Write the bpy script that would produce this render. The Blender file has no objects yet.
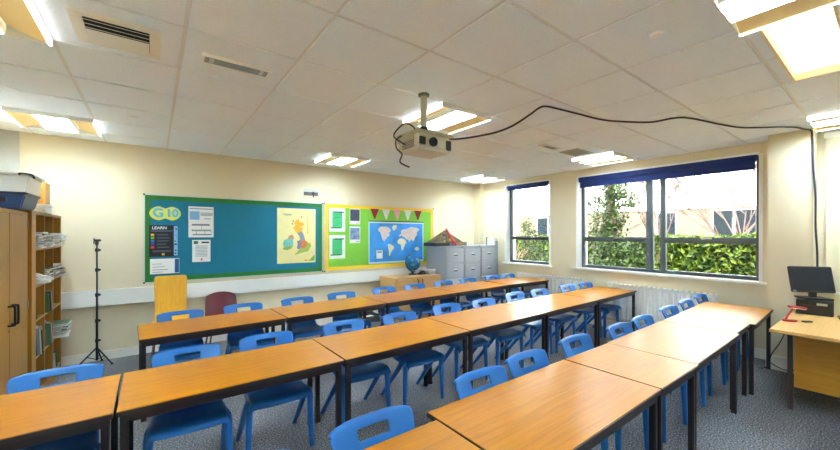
import bpy, bmesh, math, random
from mathutils import Vector, Matrix
PI = math.pi
scn = bpy.context.scene
col = scn.collection
rnd = random.Random(7)

# ------------------------------------------------------------------ helpers
def srgb(r, g, b):
    def f(c):
        c /= 255.0
        return c / 12.92 if c <= .04045 else ((c + .055) / 1.055) ** 2.4
    return (f(r), f(g), f(b), 1.0)

def mat(name, c, rough=.5, metal=0.0, spec=.5, emit=None, estr=0.0, noise=None, bump=None):
    """noise=(scale, amount) mottles the base colour, bump=(scale, strength)"""
    m = bpy.data.materials.new(name); m.use_nodes = True
    nt = m.node_tree; b = nt.nodes['Principled BSDF']
    b.inputs['Base Color'].default_value = c
    b.inputs['Roughness'].default_value = rough
    b.inputs['Metallic'].default_value = metal
    b.inputs['Specular IOR Level'].default_value = spec
    if emit:
        b.inputs['Emission Color'].default_value = emit
        b.inputs['Emission Strength'].default_value = estr
    tc = nt.nodes.new('ShaderNodeTexCoord')
    if noise:
        n = nt.nodes.new('ShaderNodeTexNoise'); n.inputs['Scale'].default_value = noise[0]
        n.inputs['Detail'].default_value = 4
        nt.links.new(tc.outputs['Object'], n.inputs['Vector'])
        mr = nt.nodes.new('ShaderNodeMapRange')
        mr.inputs['From Min'].default_value = .3; mr.inputs['From Max'].default_value = .7
        mr.inputs['To Min'].default_value = 1 - noise[1]; mr.inputs['To Max'].default_value = 1 + noise[1]
        nt.links.new(n.outputs['Fac'], mr.inputs['Value'])
        mx = nt.nodes.new('ShaderNodeMix'); mx.data_type = 'RGBA'; mx.blend_type = 'MULTIPLY'
        mx.inputs['Factor'].default_value = 1; mx.inputs['A'].default_value = c
        nt.links.new(mr.outputs['Result'], mx.inputs['B'])
        nt.links.new(mx.outputs['Result'], b.inputs['Base Color'])
    if bump:
        n = nt.nodes.new('ShaderNodeTexNoise'); n.inputs['Scale'].default_value = bump[0]
        nt.links.new(tc.outputs['Object'], n.inputs['Vector'])
        bp = nt.nodes.new('ShaderNodeBump'); bp.inputs['Strength'].default_value = bump[1]
        bp.inputs['Distance'].default_value = .01
        nt.links.new(n.outputs['Fac'], bp.inputs['Height']); nt.links.new(bp.outputs['Normal'], b.inputs['Normal'])
    return m

def wood(name, c1, c2, rough=.35, axis=0, spec=.5, scale=1.0):
    m = mat(name, c1, rough, spec=spec); nt = m.node_tree; b = nt.nodes['Principled BSDF']
    tc = nt.nodes['Texture Coordinate']
    oi = nt.nodes.new('ShaderNodeObjectInfo')
    ad = nt.nodes.new('ShaderNodeVectorMath'); ad.operation = 'ADD'
    sc = nt.nodes.new('ShaderNodeVectorMath'); sc.operation = 'SCALE'; sc.inputs['Scale'].default_value = 7.0
    cb = nt.nodes.new('ShaderNodeCombineXYZ')
    for k in range(3): nt.links.new(oi.outputs['Random'], cb.inputs[k])
    nt.links.new(cb.outputs[0], sc.inputs[0])
    nt.links.new(tc.outputs['Object'], ad.inputs[0]); nt.links.new(sc.outputs[0], ad.inputs[1])
    mp = nt.nodes.new('ShaderNodeMapping'); s = [28 * scale] * 3; s[axis] = 1.6 * scale
    mp.inputs['Scale'].default_value = s
    nt.links.new(ad.outputs[0], mp.inputs['Vector'])
    n = nt.nodes.new('ShaderNodeTexNoise'); n.inputs['Scale'].default_value = 1.5; n.inputs['Detail'].default_value = 6
    n.inputs['Distortion'].default_value = .8
    nt.links.new(mp.outputs[0], n.inputs['Vector'])
    cr = nt.nodes.new('ShaderNodeValToRGB')
    cr.color_ramp.elements[0].position = .3; cr.color_ramp.elements[0].color = c2
    cr.color_ramp.elements[1].position = .62; cr.color_ramp.elements[1].color = c1
    nt.links.new(n.outputs['Fac'], cr.inputs['Fac']); nt.links.new(cr.outputs['Color'], b.inputs['Base Color'])
    return m

class MB:
    def __init__(s): s.v = []; s.f = []
    def add(s, vs, fs):
        o = len(s.v); s.v += [tuple(x) for x in vs]; s.f += [tuple(i + o for i in f) for f in fs]
    def box(s, x0, x1, y0, y1, z0, z1, M=None):
        vs = [Vector((x, y, z)) for z in (z0, z1) for y in (y0, y1) for x in (x0, x1)]
        if M: vs = [M @ v for v in vs]
        s.add(vs, [(0, 2, 3, 1), (4, 5, 7, 6), (0, 1, 5, 4), (2, 6, 7, 3), (0, 4, 6, 2), (1, 3, 7, 5)])
        return s
    def tube(s, pts, r, n=10, caps=True, flat=1.0):
        pts = [Vector(p) for p in pts]; rs = r if isinstance(r, (list, tuple)) else [r] * len(pts)
        rings = []; prev = None
        for i, p in enumerate(pts):
            d = (pts[min(i + 1, len(pts) - 1)] - pts[max(i - 1, 0)]).normalized()
            if prev is None:
                a = Vector((1, 0, 0)) if abs(d.x) < .9 else Vector((0, 1, 0))
                a = (a - d * a.dot(d)).normalized()
            else:
                a = (prev - d * prev.dot(d)).normalized()
            prev = a; b = d.cross(a)
            rings.append([p + rs[i] * (math.cos(2 * PI * k / n) * a + flat * math.sin(2 * PI * k / n) * b) for k in range(n)])
        vs = [q for g in rings for q in g]; fs = []
        for i in range(len(pts) - 1):
            for k in range(n):
                fs.append((i * n + k, i * n + (k + 1) % n, (i + 1) * n + (k + 1) % n, (i + 1) * n + k))
        if caps:
            fs.append(tuple(range(n - 1, -1, -1))); fs.append(tuple((len(pts) - 1) * n + k for k in range(n)))
        s.add(vs, fs); return s
    def lathe(s, prof, n=24, c=(0, 0, 0), M=None):
        vs = []; fs = []
        for (r, z) in prof:
            for k in range(n):
                v = Vector((c[0] + r * math.cos(2 * PI * k / n), c[1] + r * math.sin(2 * PI * k / n), c[2] + z))
                vs.append(M @ v if M else v)
        for i in range(len(prof) - 1):
            for k in range(n):
                fs.append((i * n + k, i * n + (k + 1) % n, (i + 1) * n + (k + 1) % n, (i + 1) * n + k))
        fs.append(tuple(range(n - 1, -1, -1))); fs.append(tuple((len(prof) - 1) * n + k for k in range(n)))
        s.add(vs, fs); return s
    def prism(s, poly, d0, d1, fn):
        """poly: 2-D outline; fn(u, v, d) -> point"""
        n = len(poly); vs = [fn(u, v, d0) for u, v in poly] + [fn(u, v, d1) for u, v in poly]
        fs = [tuple(range(n - 1, -1, -1)), tuple(range(n, 2 * n))]
        fs += [(i, (i + 1) % n, n + (i + 1) % n, n + i) for i in range(n)]
        s.add(vs, fs); return s
    def build(s, name, m, parent=None, smooth=False, bevel=0.0, loc=None, ang=35):
        me = bpy.data.meshes.new(name); me.from_pydata(s.v, [], s.f)
        bm = bmesh.new(); bm.from_mesh(me)
        bmesh.ops.recalc_face_normals(bm, faces=bm.faces)
        if bevel: bmesh.ops.bevel(bm, geom=bm.edges[:], offset=bevel, segments=2, affect='EDGES', clamp_overlap=True)
        bm.to_mesh(me); bm.free()
        if smooth or bevel:
            for p in me.polygons: p.use_smooth = True
            me.set_sharp_from_angle(angle=math.radians(ang))
        me.materials.append(m)
        o = bpy.data.objects.new(name, me); col.objects.link(o)
        if parent: o.parent = parent
        if loc: o.location = loc
        return o

def B(*a): return MB().box(*a)
def ring(mb, u0, u1, v0, v1, wu, wv, d0, d1, ax='z'):
    """rectangular frame without overlapping pieces; ax is the depth axis"""
    for (a, b, c, e) in ((u0, u1, v0, v0 + wv), (u0, u1, v1 - wv, v1), (u0, u0 + wu, v0 + wv, v1 - wv), (u1 - wu, u1, v0 + wv, v1 - wv)):
        if ax == 'z': mb.box(a, b, c, e, d0, d1)
        elif ax == 'y': mb.box(a, b, d0, d1, c, e)
        else: mb.box(d0, d1, a, b, c, e)
    return mb

def tag(o, label=None, cat=None, group=None, kind=None):
    if label: o['label'] = label
    if cat: o['category'] = cat
    if group: o['group'] = group
    if kind: o['kind'] = kind
    return o
def thing(name, label, cat, loc=(0, 0, 0), rz=0.0, group=None):
    o = bpy.data.objects.new(name, None); o.empty_display_size = .1; col.objects.link(o)
    o.location = loc; o.rotation_euler = (0, 0, rz)
    return tag(o, label, cat, group)
def struct(name, mb, m, **k):
    o = mb.build(name, m, **k); o['kind'] = 'structure'; return o
def dup(root, loc, rz=0.0, label=None, group=None):
    def cp(o, par):
        c = o.copy(); col.objects.link(c)
        if par: c.parent = par
        for ch in o.children[:]: cp(ch, c)
        return c
    r = cp(root, None); r.location = loc; r.rotation_euler = (0, 0, rz)
    if label: r['label'] = label
    if group: r['group'] = group
    return r
def sculpt(name, grid_v, grid_f, m, parent, thick, levels=2, offset=0):
    """open sheet -> solidified, subdivided shell baked to one mesh"""
    me = bpy.data.meshes.new('tmp'); me.from_pydata(grid_v, [], grid_f)
    o = bpy.data.objects.new('tmp', me); col.objects.link(o)
    a = o.modifiers.new('s', 'SOLIDIFY'); a.thickness = thick; a.offset = offset
    b = o.modifiers.new('d', 'SUBSURF'); b.levels = levels; b.render_levels = levels
    dg = bpy.context.evaluated_depsgraph_get()
    nm = bpy.data.meshes.new_from_object(o.evaluated_get(dg)); nm.name = name
    bpy.data.objects.remove(o); bpy.data.meshes.remove(me)
    for p in nm.polygons: p.use_smooth = True
    nm.materials.clear(); nm.materials.append(m)
    r = bpy.data.objects.new(name, nm); col.objects.link(r)
    if parent: r.parent = parent
    return r
def text(name, s, size, m, parent, M, depth=.0015, bold=0.0, align='CENTER'):
    cu = bpy.data.curves.new('t', 'FONT'); cu.body = s; cu.size = size; cu.extrude = depth; cu.offset = bold
    cu.align_x = align; cu.align_y = 'CENTER'
    o = bpy.data.objects.new('t', cu); col.objects.link(o)
    dg = bpy.context.evaluated_depsgraph_get()
    me = bpy.data.meshes.new_from_object(o.evaluated_get(dg)); me.name = name
    bpy.data.objects.remove(o); bpy.data.curves.remove(cu)
    me.transform(M); me.materials.clear(); me.materials.append(m)
    r = bpy.data.objects.new(name, me); col.objects.link(r)
    if parent: r.parent = parent
    return r

# ------------------------------------------------------------------ measures (metres, camera above the origin)
CAMZ = 1.52; CEIL = 2.635; BY = 5.74; WX = 5.93; LX = -1.34; FY = -2.9
F = 356.6; YAW = .641; CY = 233.7
S_, C_ = math.sin(YAW), math.cos(YAW)
GX = [.138 + .605 * i for i in range(-3, 11)]
GY = [.518 + .595 * i for i in range(-6, 10)]

# ------------------------------------------------------------------ materials
M_wall = mat('cream_wall', srgb(222, 208, 174), .75, spec=.2, bump=(60, .03))
M_greywall = mat('pale_grey_wall', srgb(226, 226, 220), .75, spec=.2)
M_white = mat('white_gloss', srgb(238, 236, 228), .35)
M_skirt = mat('skirting_white', srgb(232, 228, 214), .4)
M_grid = mat('ceiling_tee', srgb(228, 228, 225), .4, spec=.4)
M_alu = mat('aluminium', srgb(200, 204, 204), .3, .8)
M_frame = mat('window_frame_grey', srgb(84, 91, 92), .4)
M_blue = mat('chair_blue', srgb(34, 110, 184), .36, spec=.4, noise=(3, .05))
M_table = wood('oak_laminate', srgb(194, 121, 3), srgb(178, 106, 2), .31, 0, .25)
M_edge = mat('table_edge', srgb(52, 40, 36), .45)
M_leg = mat('dark_leg_metal', srgb(46, 38, 38), .4, .2)
M_beech = wood('beech_veneer', srgb(178, 126, 46), srgb(162, 110, 34), .4, 2)
M_cupb = wood('low_cupboard_wood', srgb(214, 168, 108), srgb(200, 150, 90), .4, 0)
M_steel = mat('grey_cabinet_paint', srgb(176, 180, 184), .4)
M_black = mat('black_plastic', srgb(24, 24, 27), .4)
M_blackm = mat('black_metal', srgb(22, 22, 24), .35, .3)
M_chrome = mat('chrome', srgb(190, 190, 190), .2, 1)
M_bluefab = mat('blue_blind_fabric', srgb(10, 36, 102), .7, noise=(40, .06))
M_paper = mat('white_paper', srgb(236, 236, 230), .6)
M_yellowpanel = mat('yellow_panel_added_glow', srgb(234, 204, 138), .5, emit=srgb(246, 214, 134), estr=.05)  # reflector panels; faint emission added in place of light from the tubes
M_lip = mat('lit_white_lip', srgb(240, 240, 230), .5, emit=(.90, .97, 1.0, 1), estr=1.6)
M_tube = mat('lit_tube', (1, 1, 1, 1), .4, emit=(.70, .93, 1.23, 1), estr=44.0)
M_louvre = mat('louvre_white', srgb(236, 236, 230), .4)
M_redpl = mat('red_plastic', srgb(196, 36, 40), .35)
M_rad = mat('radiator_enamel', srgb(240, 236, 226), .35)

# ceiling tile: speckled mineral fibre
M_tile = mat('mineral_tile', srgb(240, 247, 252), .9, spec=.05, noise=(90, .035), bump=(160, .12))
# carpet
def carpet():
    m = mat('carpet_loop', srgb(116, 120, 128), .95, spec=.05); nt = m.node_tree; b = nt.nodes['Principled BSDF']
    tc = nt.nodes['Texture Coordinate']
    v = nt.nodes.new('ShaderNodeTexNoise'); v.inputs['Scale'].default_value = 95; v.inputs['Detail'].default_value = 3
    nt.links.new(tc.outputs['Object'], v.inputs['Vector'])
    cr = nt.nodes.new('ShaderNodeValToRGB'); e = cr.color_ramp.elements
    e[0].position = .3; e[0].color = srgb(64, 65, 67); e[1].position = .72; e[1].color = srgb(186, 184, 182)
    k = e.new(.5); k.color = srgb(108, 108, 110)
    nt.links.new(v.outputs['Fac'], cr.inputs['Fac'])
    n2 = nt.nodes.new('ShaderNodeTexNoise'); n2.inputs['Scale'].default_value = 1.6; n2.inputs['Detail'].default_value = 3
    nt.links.new(tc.outputs['Object'], n2.inputs['Vector'])
    mr = nt.nodes.new('ShaderNodeMapRange'); mr.inputs['From Min'].default_value = .3; mr.inputs['From Max'].default_value = .7
    mr.inputs['To Min'].default_value = .86; mr.inputs['To Max'].default_value = 1.1
    nt.links.new(n2.outputs['Fac'], mr.inputs['Value'])
    mx = nt.nodes.new('ShaderNodeMix'); mx.data_type = 'RGBA'; mx.blend_type = 'MULTIPLY'; mx.inputs['Factor'].default_value = 1
    nt.links.new(cr.outputs['Color'], mx.inputs['A']); nt.links.new(mr.outputs['Result'], mx.inputs['B'])
    nt.links.new(mx.outputs['Result'], b.inputs['Base Color'])
    bp = nt.nodes.new('ShaderNodeBump'); bp.inputs['Strength'].default_value = .5; bp.inputs['Distance'].default_value = .006
    nt.links.new(v.outputs['Fac'], bp.inputs['Height']); nt.links.new(bp.outputs['Normal'], b.inputs['Normal'])
    return m
M_carpet = carpet()
def glass():
    m = bpy.data.materials.new('window_glass'); m.use_nodes = True; nt = m.node_tree
    nt.nodes.remove(nt.nodes['Principled BSDF']); out = nt.nodes['Material Output']
    t = nt.nodes.new('ShaderNodeBsdfTransparent'); t.inputs['Color'].default_value = (.97, .985, .98, 1)
    g = nt.nodes.new('ShaderNodeBsdfGlossy'); g.inputs['Roughness'].default_value = .02
    fr = nt.nodes.new('ShaderNodeFresnel'); fr.inputs['IOR'].default_value = 1.35
    mx = nt.nodes.new('ShaderNodeMixShader')
    nt.links.new(fr.outputs[0], mx.inputs['Fac']); nt.links.new(t.outputs[0], mx.inputs[1]); nt.links.new(g.outputs[0], mx.inputs[2])
    nt.links.new(mx.outputs[0], out.inputs['Surface']); return m
M_glass = glass()

# ------------------------------------------------------------------ room shell
struct('floor', B(LX - .2, 6.25, FY - .2, BY + .2, -.1, 0), M_carpet)
# lamps sit in these ceiling cells (low x, low y)
LAMPS = [(GX[1], GY[9], 'square ceiling lamp with yellow side panels at top left corner, beside the square vent'),
         (GX[1], GY[13], 'square ceiling lamp with yellow side panels above the bookcase by the back wall'),
         (GX[6], GY[13], 'square ceiling lamp by the back wall above the small photo print'),
         (GX[6], GY[9], 'square ceiling lamp just behind the projector pole'),
         (GX[11], GY[9], 'square ceiling lamp above the large window, beside the brown air grille'),
         (GX[11], GY[13], 'square ceiling lamp near the far corner above the filing cabinets'),
         (GX[6], GY[5], 'square ceiling lamp at the top right, touching the long bright light panel'),
         (GX[11], GY[5], 'square ceiling lamp over the pier with the hanging black cable'),
         (GX[1], GY[5], 'added unseen square ceiling lamp overhead behind the camera at the left wall'),  # last four lamps continue the pattern out of view, added to light the room
         (GX[1], GY[1], 'added unseen square ceiling lamp by the front wall at the left'),
         (GX[6], GY[1], 'added unseen square ceiling lamp by the front wall in the middle'),
         (GX[11], GY[1], 'added unseen square ceiling lamp by the front wall at the window side')]
PANEL = (2.60, 3.735, .19, .445)
cells = {(round(a, 3), round(b, 3)) for a, b, _ in LAMPS}
xs = sorted({LX - .2, 6.25} | set(GX) | {PANEL[0], PANEL[1]}); ys = sorted({FY - .2, BY + .2} | set(GY) | {PANEL[2], PANEL[3]})
xs = [x for x in xs if LX - .21 <= x <= 6.26]; ys = [y for y in ys if FY - .21 <= y <= BY + .21]
cm = MB()
for i in range(len(xs) - 1):
    for j in range(len(ys) - 1):
        x0, x1, y0, y1 = xs[i], xs[i + 1], ys[j], ys[j + 1]; cx, cy = (x0 + x1) / 2, (y0 + y1) / 2
        if any(a < cx < a + .605 and b < cy < b + .595 for a, b in cells): continue
        if PANEL[0] < cx < PANEL[1] and PANEL[2] < cy < PANEL[3]: continue
        gi = lambda v, G: .011 if any(abs(v - q) < 1e-6 for q in G) else 0.0
        cm.box(x0 + gi(x0, GX), x1 - gi(x1, GX), y0 + gi(y0, GY), y1 - gi(y1, GY), CEIL, CEIL + .02)
struct('ceiling', cm, M_tile)
struct('ceiling_slab', B(LX - .2, 6.25, FY - .2, BY + .2, CEIL + .16, CEIL + .22), M_greywall)
tm = MB()
for x in GX:
    if x > LX: 
        if PANEL[0] < x < PANEL[1]:
            tm.box(x - .013, x + .013, FY, PANEL[2] - .014, CEIL + .006, CEIL + .021); tm.box(x - .013, x + .013, PANEL[3] + .014, BY, CEIL + .006, CEIL + .021)
        else: tm.box(x - .013, x + .013, FY, BY, CEIL + .006, CEIL + .021)
for y in GY:
    if FY < y < BY:
        tm.box(LX, WX, y - .013, y + .013, CEIL + .0065, CEIL + .0205)
struct('trim_1', tm, M_grid)

struct('wall_back', B(LX - .2, 6.25, BY, BY + .2, 0, CEIL + .2), M_wall)
struct('wall_left', B(LX - .2, LX, FY, BY, 0, CEIL + .2), M_wall)
struct('wall_front', B(LX - .2, 6.25, FY - .2, FY, 0, CEIL + .2), M_wall)
struct('wall_left_pier', B(LX, -1.178, BY - .012, BY, 0, CEIL), mat('pier_grey', srgb(192, 192, 184), .8, spec=.1))
W1 = (3.9, 4.926, .925, 2.52); W2 = (1.012, 3.342, .93, 2.50)
wm = MB()
prev = FY
for (a, b, z0, z1) in (W2, W1):
    wm.box(WX, 6.25, prev, a, 0, CEIL + .2); wm.box(WX, 6.25, a, b, 0, z0); wm.box(WX, 6.25, a, b, z1, CEIL + .2); prev = b
wm.box(WX, 6.25, prev, BY, 0, CEIL + .2)
struct('wall_right', wm, M_wall)
struct('wall_right_pier', B(5.58, WX, .535, .88, 0, CEIL), M_wall)
struct('wall_back_pier', B(5.81, WX, 5.55, BY, 0, CEIL), M_wall)
struct('baseboard_back', B(LX, 5.81, BY - .018, BY, 0, .105), M_skirt)
struct('baseboard_right', B(WX - .018, WX, .88, 5.55, 0, .115), M_skirt)
bb = MB(); bb.box(5.562, 5.58, .517, .898, 0, .15); bb.box(5.58, WX, .517, .535, 0, .15); bb.box(5.58, WX, .88, .898, 0, .15)
struct('baseboard_pier', bb, M_skirt)
struct('trim_2', B(5.885, WX, -1.35, .49, .865, .895), M_white, bevel=.004)

# windows
def member(mb, y0, y1, z0, z1, x0=6.05, x1=6.12): mb.box(x0, x1, y0, y1, z0, z1)
def window(name, W, mulls, transoms, panes, handles):
    w = bpy.data.objects.new(name, None); col.objects.link(w); w['kind'] = 'structure'; w.location = (6.1, (W[0] + W[1]) / 2, W[2])
    def put(mb, nm, m, **k):
        o = mb.build(nm, m, w, **k); o.location = -w.location; return o
    f = MB(); y0, y1, z0, z1 = W
    ring(f, y0, y1, z0, z1, .052, .05, 6.05, 6.12, 'x')
    put(f, 'window_frame', M_frame, bevel=.004)
    for (a, b) in mulls:
        put(B(6.05, 6.12, a, b, z0 + .04, z1 - .04), 'mullion', M_frame, bevel=.004)
    for (a, b, c, d) in transoms:
        t = MB(); t.box(6.045, 6.12, a, b, c, d); t.box(6.035, 6.05, a + .01, b - .01, c + .025, c + .045); put(t, 'transom', M_frame, bevel=.004)
    for (a, b, c, d) in panes: put(B(6.083, 6.087, a, b, c, d), 'pane', M_glass)
    for (hy, hz) in handles:
        h = MB(); h.box(6.018, 6.045, hy - .02, hy + .02, hz - .014, hz + .014); h.box(6.010, 6.024, hy - .10, hy + .02, hz - .009, hz + .009)
        put(h, 'window_handle', M_alu, bevel=.003)
    return w
def yx(px, X): # world y on the plane x = X under the pixel column px
    u = (px - 420) / F; return X * (C_ - u * S_) / (S_ + u * C_)
a1, b1 = yx(653.3, 6.08), yx(646.7, 6.08); a2, b2 = yx(666, 6.08), yx(661, 6.08)
window('window_1', W1, [], [(W1[0] + .04, W1[1] - .05, 1.395, 1.465)],
       [(W1[0] + .04, W1[1] - .05, .96, 1.40), (W1[0] + .04, W1[1] - .05, 1.46, 2.48)], [(4.35, 1.445)])
window('window_2', W2, [(a1, b1), (a2, b2)], [(b1, W2[1] - .05, 1.39, 1.465), (W2[0] + .04, a2, 1.385, 1.465)],
       [(W2[0] + .04, a2, .97, 1.39), (W2[0] + .04, a2, 1.46, 2.46), (b2, a1, .97, 2.46), (b1, W2[1] - .05, .97, 1.39), (b1, W2[1] - .05, 1.46, 2.46)],
       [(2.75, 1.455), (1.6, 1.455)])
struct('trim_3', B(5.885, 6.06, .945, 3.445, .90, .932), M_white, bevel=.006)
struct('trim_4', B(5.885, 6.06, 3.84, 5.0, .895, .927), M_white, bevel=.006)
# white reveal linings
rl = MB()
for (y0, y1, z0, z1) in (W1, W2):
    rl.box(WX - .004, 6.05, y1 - .006, y1 + .03, z0, z1); rl.box(WX - .004, 6.05, y0 - .03, y0 + .006, z0, z1); rl.box(WX - .004, 6.05, y0, y1, z1 - .006, z1 + .02)
struct('trim_5', rl, M_white)

# roller blinds
def blind(label, y0, y1, ztop, zbox, zbot, rolled):
    t = thing('roller_blind', label, 'blind', (WX + .03, (y0 + y1) / 2, ztop)); h = (y1 - y0) / 2
    B(-.045, .03, -h, h, zbox - ztop, 0).build('head_box', M_bluefab, t, bevel=.012)
    if rolled:
        MB().box(-.022, -.016, -h + .02, h - .02, zbot - ztop, zbox - ztop + .01).build('blind_fabric', M_bluefab, t)
        B(-.03, -.008, -h + .02, h - .02, zbot - ztop - .012, zbot - ztop + .012).build('bottom_bar', M_bluefab, t, bevel=.004)
    MB().tube([(-.02, -h + .01, -.05), (-.02, -h + .012, -.75)], .003, 6).build('pull_chain', M_white, t)
    return t
blind('blue roller blind half lowered over the top of the large window', 1.03, 3.325, 2.497, 2.405, 2.325, True)
blind('blue roller blind rolled right up above the small window', 3.915, 4.905, 2.515, 2.465, 2.43, True)
t = thing('roller_blind', 'cream roller blind pulled down at the right edge behind the monitor', 'blind', (WX - .03, -.37, 2.62))
M_creamfab = mat('cream_blind_fabric', srgb(220, 210, 178), .7)
B(-.01, .0, -.84, .84, -1.70, -.05).build('blind_fabric', M_creamfab, t)
B(-.025, .028, -.855, .855, -.06, 0).build('head_box', M_white, t, bevel=.006)
ch = MB()
for k in range(70): ch.lathe([(0.0005, -.004), (.004, 0), (.0005, .004)], 6, (-.02, .852, -.1 - k * .016))
ch.build('pull_chain', M_white, t)

# ------------------------------------------------------------------ ceiling fittings
def lamp_proto():
    t = thing('ceiling_lamp', '', 'lamp', (0, 0, CEIL))          # origin = centre of its cell at ceiling level
    hx, hy = .30, .295
    h = MB(); h.box(-hx, hx, -hy, hy, .13, .14)
    for s in (-1, 1):
        h.box(s * hx - .004, s * hx + .004, -hy, hy, -.004, .14); h.box(-hx, hx, s * hy - .004, s * hy + .004, -.036, .14)
    h.build('housing', M_white, t)
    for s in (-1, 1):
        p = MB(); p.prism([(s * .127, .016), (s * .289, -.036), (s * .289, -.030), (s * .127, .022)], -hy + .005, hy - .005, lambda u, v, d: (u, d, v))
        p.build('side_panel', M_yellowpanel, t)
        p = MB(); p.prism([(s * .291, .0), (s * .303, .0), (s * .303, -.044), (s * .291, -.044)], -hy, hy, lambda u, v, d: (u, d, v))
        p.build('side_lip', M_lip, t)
    l = MB()
    for s in (-1, 0, 1): l.box(s * .122 - .003, s * .122 + .003, -hy + .005, hy - .005, -.034, .03)
    n = 9
    for k in range(n):
        y = -hy + .03 + k * (2 * hy - .06) / (n - 1)
        l.box(-.122, .122, y - .0015, y + .0015, -.034, -.016)
    l.build('louvre', M_louvre, t)
    for s in (-1, 1):
        MB().tube([(s * .062, -hy + .02, .012), (s * .062, hy - .02, .012)], .024, 12).build('tube', M_tube, t, smooth=True)
    return t
lp = lamp_proto()
for i, (a, b, lab) in enumerate(LAMPS):
    loc = (a + .3025, b + .2975, CEIL)
    if i == 0: lp.location = loc; lp['label'] = lab; lp['group'] = 'square ceiling lamps in the tile grid'
    else: dup(lp, loc, 0, lab, 'square ceiling lamps in the tile grid')
# long bright panel
t = thing('light_panel', 'long glowing white ceiling light panel in a yellow frame at the top right', 'lamp', ((PANEL[0] + PANEL[1]) / 2, (PANEL[2] + PANEL[3]) / 2, CEIL))
hx = (PANEL[1] - PANEL[0]) / 2; hy = (PANEL[3] - PANEL[2]) / 2
f = MB()
for s in (-1, 1):
    pass
ring(f, -hx - .012, hx + .012, -hy - .012, hy + .012, .013, .013, -.006, .05)
f.build('panel_frame', mat('yellow_trim', srgb(238, 218, 170), .5), t)
B(-hx, hx, -hy, hy, .045, .055).build('diffuser', mat('lit_diffuser', (1, 1, 1, 1), .4, emit=srgb(255, 250, 234), estr=.75), t)

# square air diffuser
M_matte = mat('matte_white', srgb(248, 248, 248), .8, spec=.1)
M_vent = mat('vent_white', srgb(240, 236, 224), .7, spec=.15)
M_dark = mat('vent_dark', srgb(26, 24, 22), .8)
t = thing('ceiling_vent', 'large square white ceiling air vent with dark slots at the upper left', 'vent', (-.158, 2.612, CEIL))
f = MB()
for s in (-1, 1):
    pass
ring(f, -.19, .19, -.19, .19, .052, .052, -.012, .0)
f.build('vent_frame', M_vent, t, bevel=.003)
B(-.15, .15, -.15, .15, -.003, .0).build('vent_back', M_dark, t)
sl = MB()
for k in range(6):
    y = -.115 + k * .046; M = Matrix.Translation((0, y, -.012)) @ Matrix.Rotation(math.radians(24 if k < 3 else -52), 4, 'X')
    sl.box(-.136, .136, -.013 if k < 3 else -.024, .013 if k < 3 else .024, -.0015, .0015, M)
sl.build('vent_slats', M_vent, t)
# emergency light
def emerg(label, x, y, w, d):
    t = thing('emergency_light', label, 'lamp', (x, y, CEIL))
    f = MB()
    for s in (-1, 1):
        pass
    ring(f, -w / 2, w / 2, -d / 2, d / 2, .018, .018, -.016, 0)
    f.build('trim_frame', M_white, t, bevel=.003)
    B(-w / 2 + .016, w / 2 - .016, -d / 2 + .016, d / 2 - .016, -.010, -.001).build('lens', mat('grey_lens', srgb(160, 172, 176), .2), t)
    for s in (-1, 1): B(s * w * .36 - .012, s * w * .36 + .012, -d / 4, d / 4, -.0125, -.009).build('lamp_holder', M_alu, t)
emerg('slim grey lensed emergency light in the ceiling beside the square vent', .443, 2.62, .41, .135)
emerg('slim white emergency light in the ceiling between projector cable and brown grille', 4.06, 2.66, .36, .12)
t = thing('ceiling_vent', 'small brownish ceiling air grille beside the lamp above the windows', 'vent', (4.63, 2.63, CEIL))
M_tan = mat('tan_grille', srgb(176, 166, 146), .5)
f = MB()
for s in (-1, 1):
    pass
ring(f, -.197, .197, -.132, .132, .024, .024, -.012, 0)
f.build('vent_frame', M_tan, t)
B(-.18, .18, -.12, .12, -.003, 0).build('vent_back', mat('grille_shadow', srgb(96, 88, 76), .8), t)
sl = MB()
for k in range(7): sl.box(-.175, .175, -.1 + k * .032 - .005, -.1 + k * .032 + .005, -.010, -.004)
sl.build('vent_slats', M_tan, t)
for (x, y, r, lab) in [(2.251, .805, .036, 'white round ceiling disc at the top, left of the large lamp'),
                    (-.16, 4.371, .035, 'small round ceiling sensor left, above the tripod stand'),
                    (2.262, 4.436, .035, 'small round ceiling sensor above the lime green noticeboard'),
                    (4.595, .822, .035, 'small round ceiling sensor below the hanging cable by the pier'),
                    (3.446, 2.64, .035, 'small round ceiling sensor between the projector and the slim light'),
                    (4.632, 4.418, .03, 'small round ceiling sensor near the far corner lamp')]:
    o = MB().lathe([(r, 0), (r, -.006), (r * .8, -.012), (.001, -.013)], 20).build('ceiling_sensor', M_matte, None, smooth=True, loc=(x, y, CEIL))
    tag(o, lab, 'sensor', 'round ceiling sensors')

# ------------------------------------------------------------------ projector on its pole
px_, py_ = 1.73, 2.268
M_beige = mat('beige_metal', srgb(186, 178, 152), .45)
M_proj = mat('projector_body', srgb(214, 206, 186), .45)
t = thing('ceiling_projector', 'beige projector hanging from the ceiling on a pole', 'projector', (px_, py_, CEIL))
MB().lathe([(.045, 0), (.045, -.014), (.03, -.018)], 24).build('ceiling_flange', mat('flange_grey', srgb(110, 106, 94), .5), t, smooth=True)
MB().lathe([(.026, -.01), (.026, -.30)], 20).build('pole', M_beige, t, smooth=True)
MB().lathe([(.031, -.265), (.031, -.295)], 20).build('pole_collar', M_black, t, smooth=True)
c = MB(); c.lathe([(.027, -.295), (.027, -.325)], 16); c.box(-.05, .05, -.05, .05, -.332, -.322)
c.build('pole_bracket', M_beige, t)
pl = MB(); pl.box(-.17, .19, -.145, .135, -.348, -.332); pl.box(-.17, -.155, -.08, .135, -.40, -.332)
pl.build('mount_plate', M_beige, t, bevel=.004)
body = B(-.155, .185, -.125, .145, -.475, -.352).build('projector_body', M_proj, t, bevel=.014)
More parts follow.
